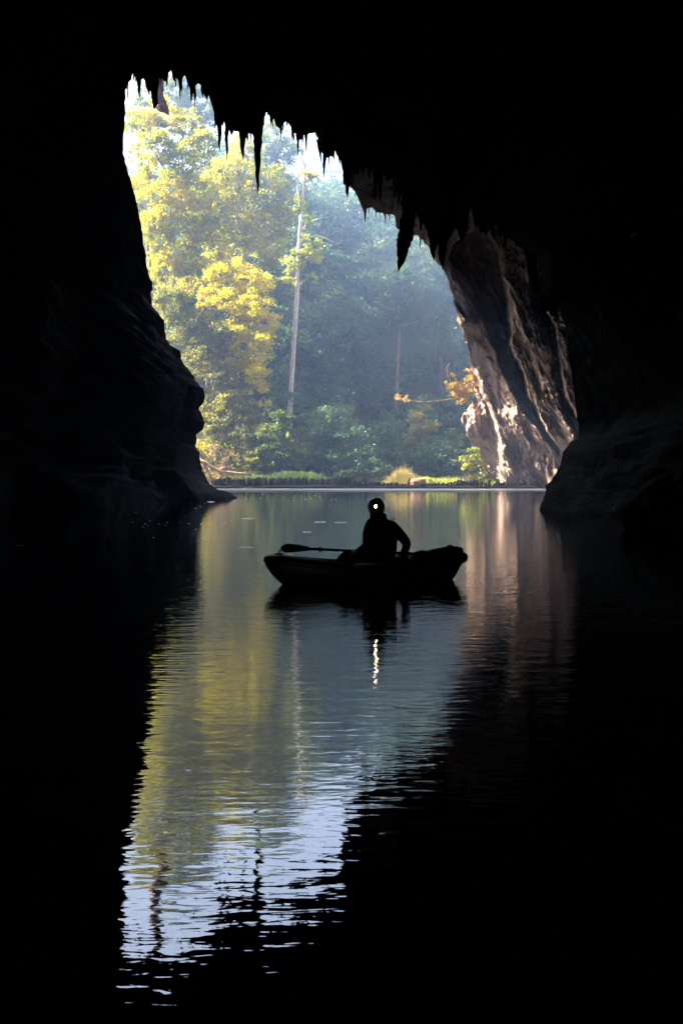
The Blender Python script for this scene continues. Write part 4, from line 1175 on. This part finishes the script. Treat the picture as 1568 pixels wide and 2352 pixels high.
mb = MB(); mb.tube([W(900,1193,D0-.02), W(903,1189,D0-.02), W(906,1194,D0-.03), W(909,1191,D0-.03)], [.008,.006,.008,.004], 6); mb.build('strap_end', M['strap'], vest)
mb = MB(); mb.tube([W(851,1190,D0), W(868,1188,D0-.02), W(885,1190,D0)], [.055, .062, .055], 10); mb.build('collar', M['cloth'], person)
# hands
def hand(wrist, dirv, palm_n, curl, flip=1):
    wrist = Vector(wrist); d = Vector(dirv).normalized(); nn_ = Vector(palm_n).normalized(); sd = d.cross(nn_).normalized() * flip
    nodes = [(wrist, .026), (wrist + d * .04, (.036, .020)), (wrist + d * .08, (.038, .018))]; edges = [(0,1),(1,2)]
    o = skin_body('hand', nodes, edges, M['skin'], person, 0, 1)
    for i, (off_, L) in enumerate([(-.030,.070),(-.010,.080),(.010,.074),(.028,.060)]):
        b0 = wrist + d * .075 + sd * off_; ang_ = 0; p = b0; nd = [(p, .0095)]
        for q, fr in enumerate((.42, .33, .25)):
            ang_ += curl * (.5 + .25 * q); dv = d * math.cos(ang_) + nn_ * math.sin(ang_); p = p + dv * L * fr; nd.append((p, .0088 - .0008 * q))
        skin_body('finger', nd, [(0,1),(1,2),(2,3)], M['skin'], o, 0, 1) if False else mesh_finger(nd, o)
    b0 = wrist + d * .03 - sd * .03; p1 = b0 + (d * .5 - sd * .8) .normalized() * .03 + nn_ * .01; p2 = p1 + (d * .8 - sd * .2 + nn_ * curl * .5).normalized() * .03; p3 = p2 + (d * .7 + nn_ * curl).normalized() * .022
    mesh_finger([(b0, .013), (p1, .0115), (p2, .010), (p3, .008)], o, 'thumb')
    return o
def mesh_finger(nd, parent, name='finger'):
    mb = MB(); mb.tube([p for p, r in nd], [r for p, r in nd], 8); return mb.build(name, M['skin'], parent)
hand(W(818,1268,D0-.42), (-.8, -.35, -.1), (.0, -.5, -1), 1.0)
hand(W(919,1279,D0), (-.75, -.3, -.55), (0, -.3, -1), .5, -1)

# ------------------------------------------------------------------ paddle
paddle = empty('paddle', W(760, 1265, 11.62), 'black double-bladed kayak paddle held level across the lap of the paddler', 'paddle')
pa = W(706, 1260.5, 11.55); pb = W(1000, 1274, 12.25)
mb = MB(); mb.tube([pa, pb], .0155, 10); mb.build('shaft', M['deckm'], paddle)
pd = (pb - pa).normalized()
mb = MB(); t_ = W(735, 1261.5, 11.62); c0 = pa + pd * ((t_ - pa).dot(pd)); mb.tube([c0 - pd * .006, c0 + pd * .006], .032, 12); mb.build('drip_ring', M['deckm'], paddle)
def blade(tip, root_, wide, upv):
    v = []; f = []; K_ = 14; dirv = (tip - root_); L = dirv.length; dirv.normalize(); up_ = Vector(upv)
    up_ = (up_ - dirv * up_.dot(dirv)).normalized(); nrm = dirv.cross(up_)
    for i in range(K_ + 1):
        t = i / K_; w = wide * min(1, (.16 + 1.15 * t ** .8)) * (1 if t < .8 else math.sqrt(max(0, 1 - ((t - .8) / .2) ** 2)) * .93 + .07)
        for a in (-1, -.5, 0, .5, 1):
            v.append(root_ + dirv * L * t + up_ * (a * w) + nrm * (.012 * (1 - a * a) + .01))
        for a in (-1, -.5, 0, .5, 1):
            v.append(root_ + dirv * L * t + up_ * (a * w) - nrm * (.006 * (1 - a * a)) + nrm * .008)
    for i in range(K_):
        for j in range(4):
            a = i * 10 + j; f.append((a, a+1, a+11, a+10)); b_ = a + 5; f.append((b_, b_+10, b_+11, b_+1))
        f.append((i*10, i*10+10, i*10+15, i*10+5)); f.append((i*10+4, i*10+9, i*10+19, i*10+14))
    f.append(tuple(K_*10 + q for q in (0,1,2,3,4,9,8,7,6,5))); f.append((0,5,6,7,8,9,4,3,2,1))
    mesh_obj('blade', v, f, M['deckm'], paddle, smooth=True)
blade(W(645, 1259, 11.40), W(722, 1261, 11.57), .052, (0, -.2, 1))
blade(W(1035, 1277, 12.42), pb, .03, (0, -1, .3))

# ------------------------------------------------------------------ air
m, n, out = new_mat('haze_material')
vo = n.nodes.new('ShaderNodeVolumePrincipled')
vo.inputs['Color'].default_value = (.42, .60, 1.0, 1); vo.inputs['Density'].default_value = .0022; vo.inputs['Anisotropy'].default_value = .3
n.links.new(vo.outputs[0], out.inputs['Volume'])
x0, x1, y0, y1, z0_, z1_ = -185, 185, -45, 345, -3.0, 160
vv_ = [(x, y, z) for x in (x0, x1) for y in (y0, y1) for z in (z0_, z1_)]
hz_o = mesh_obj('haze', vv_, [(0,1,3,2),(4,6,7,5),(0,4,5,1),(2,3,7,6),(0,2,6,4),(1,5,7,3)], m, label='pale haze filling the air', kind='stuff')

print('TOTAL_POLYS', sum(len(o.data.polygons) for o in SC.objects if o.type == 'MESH'))
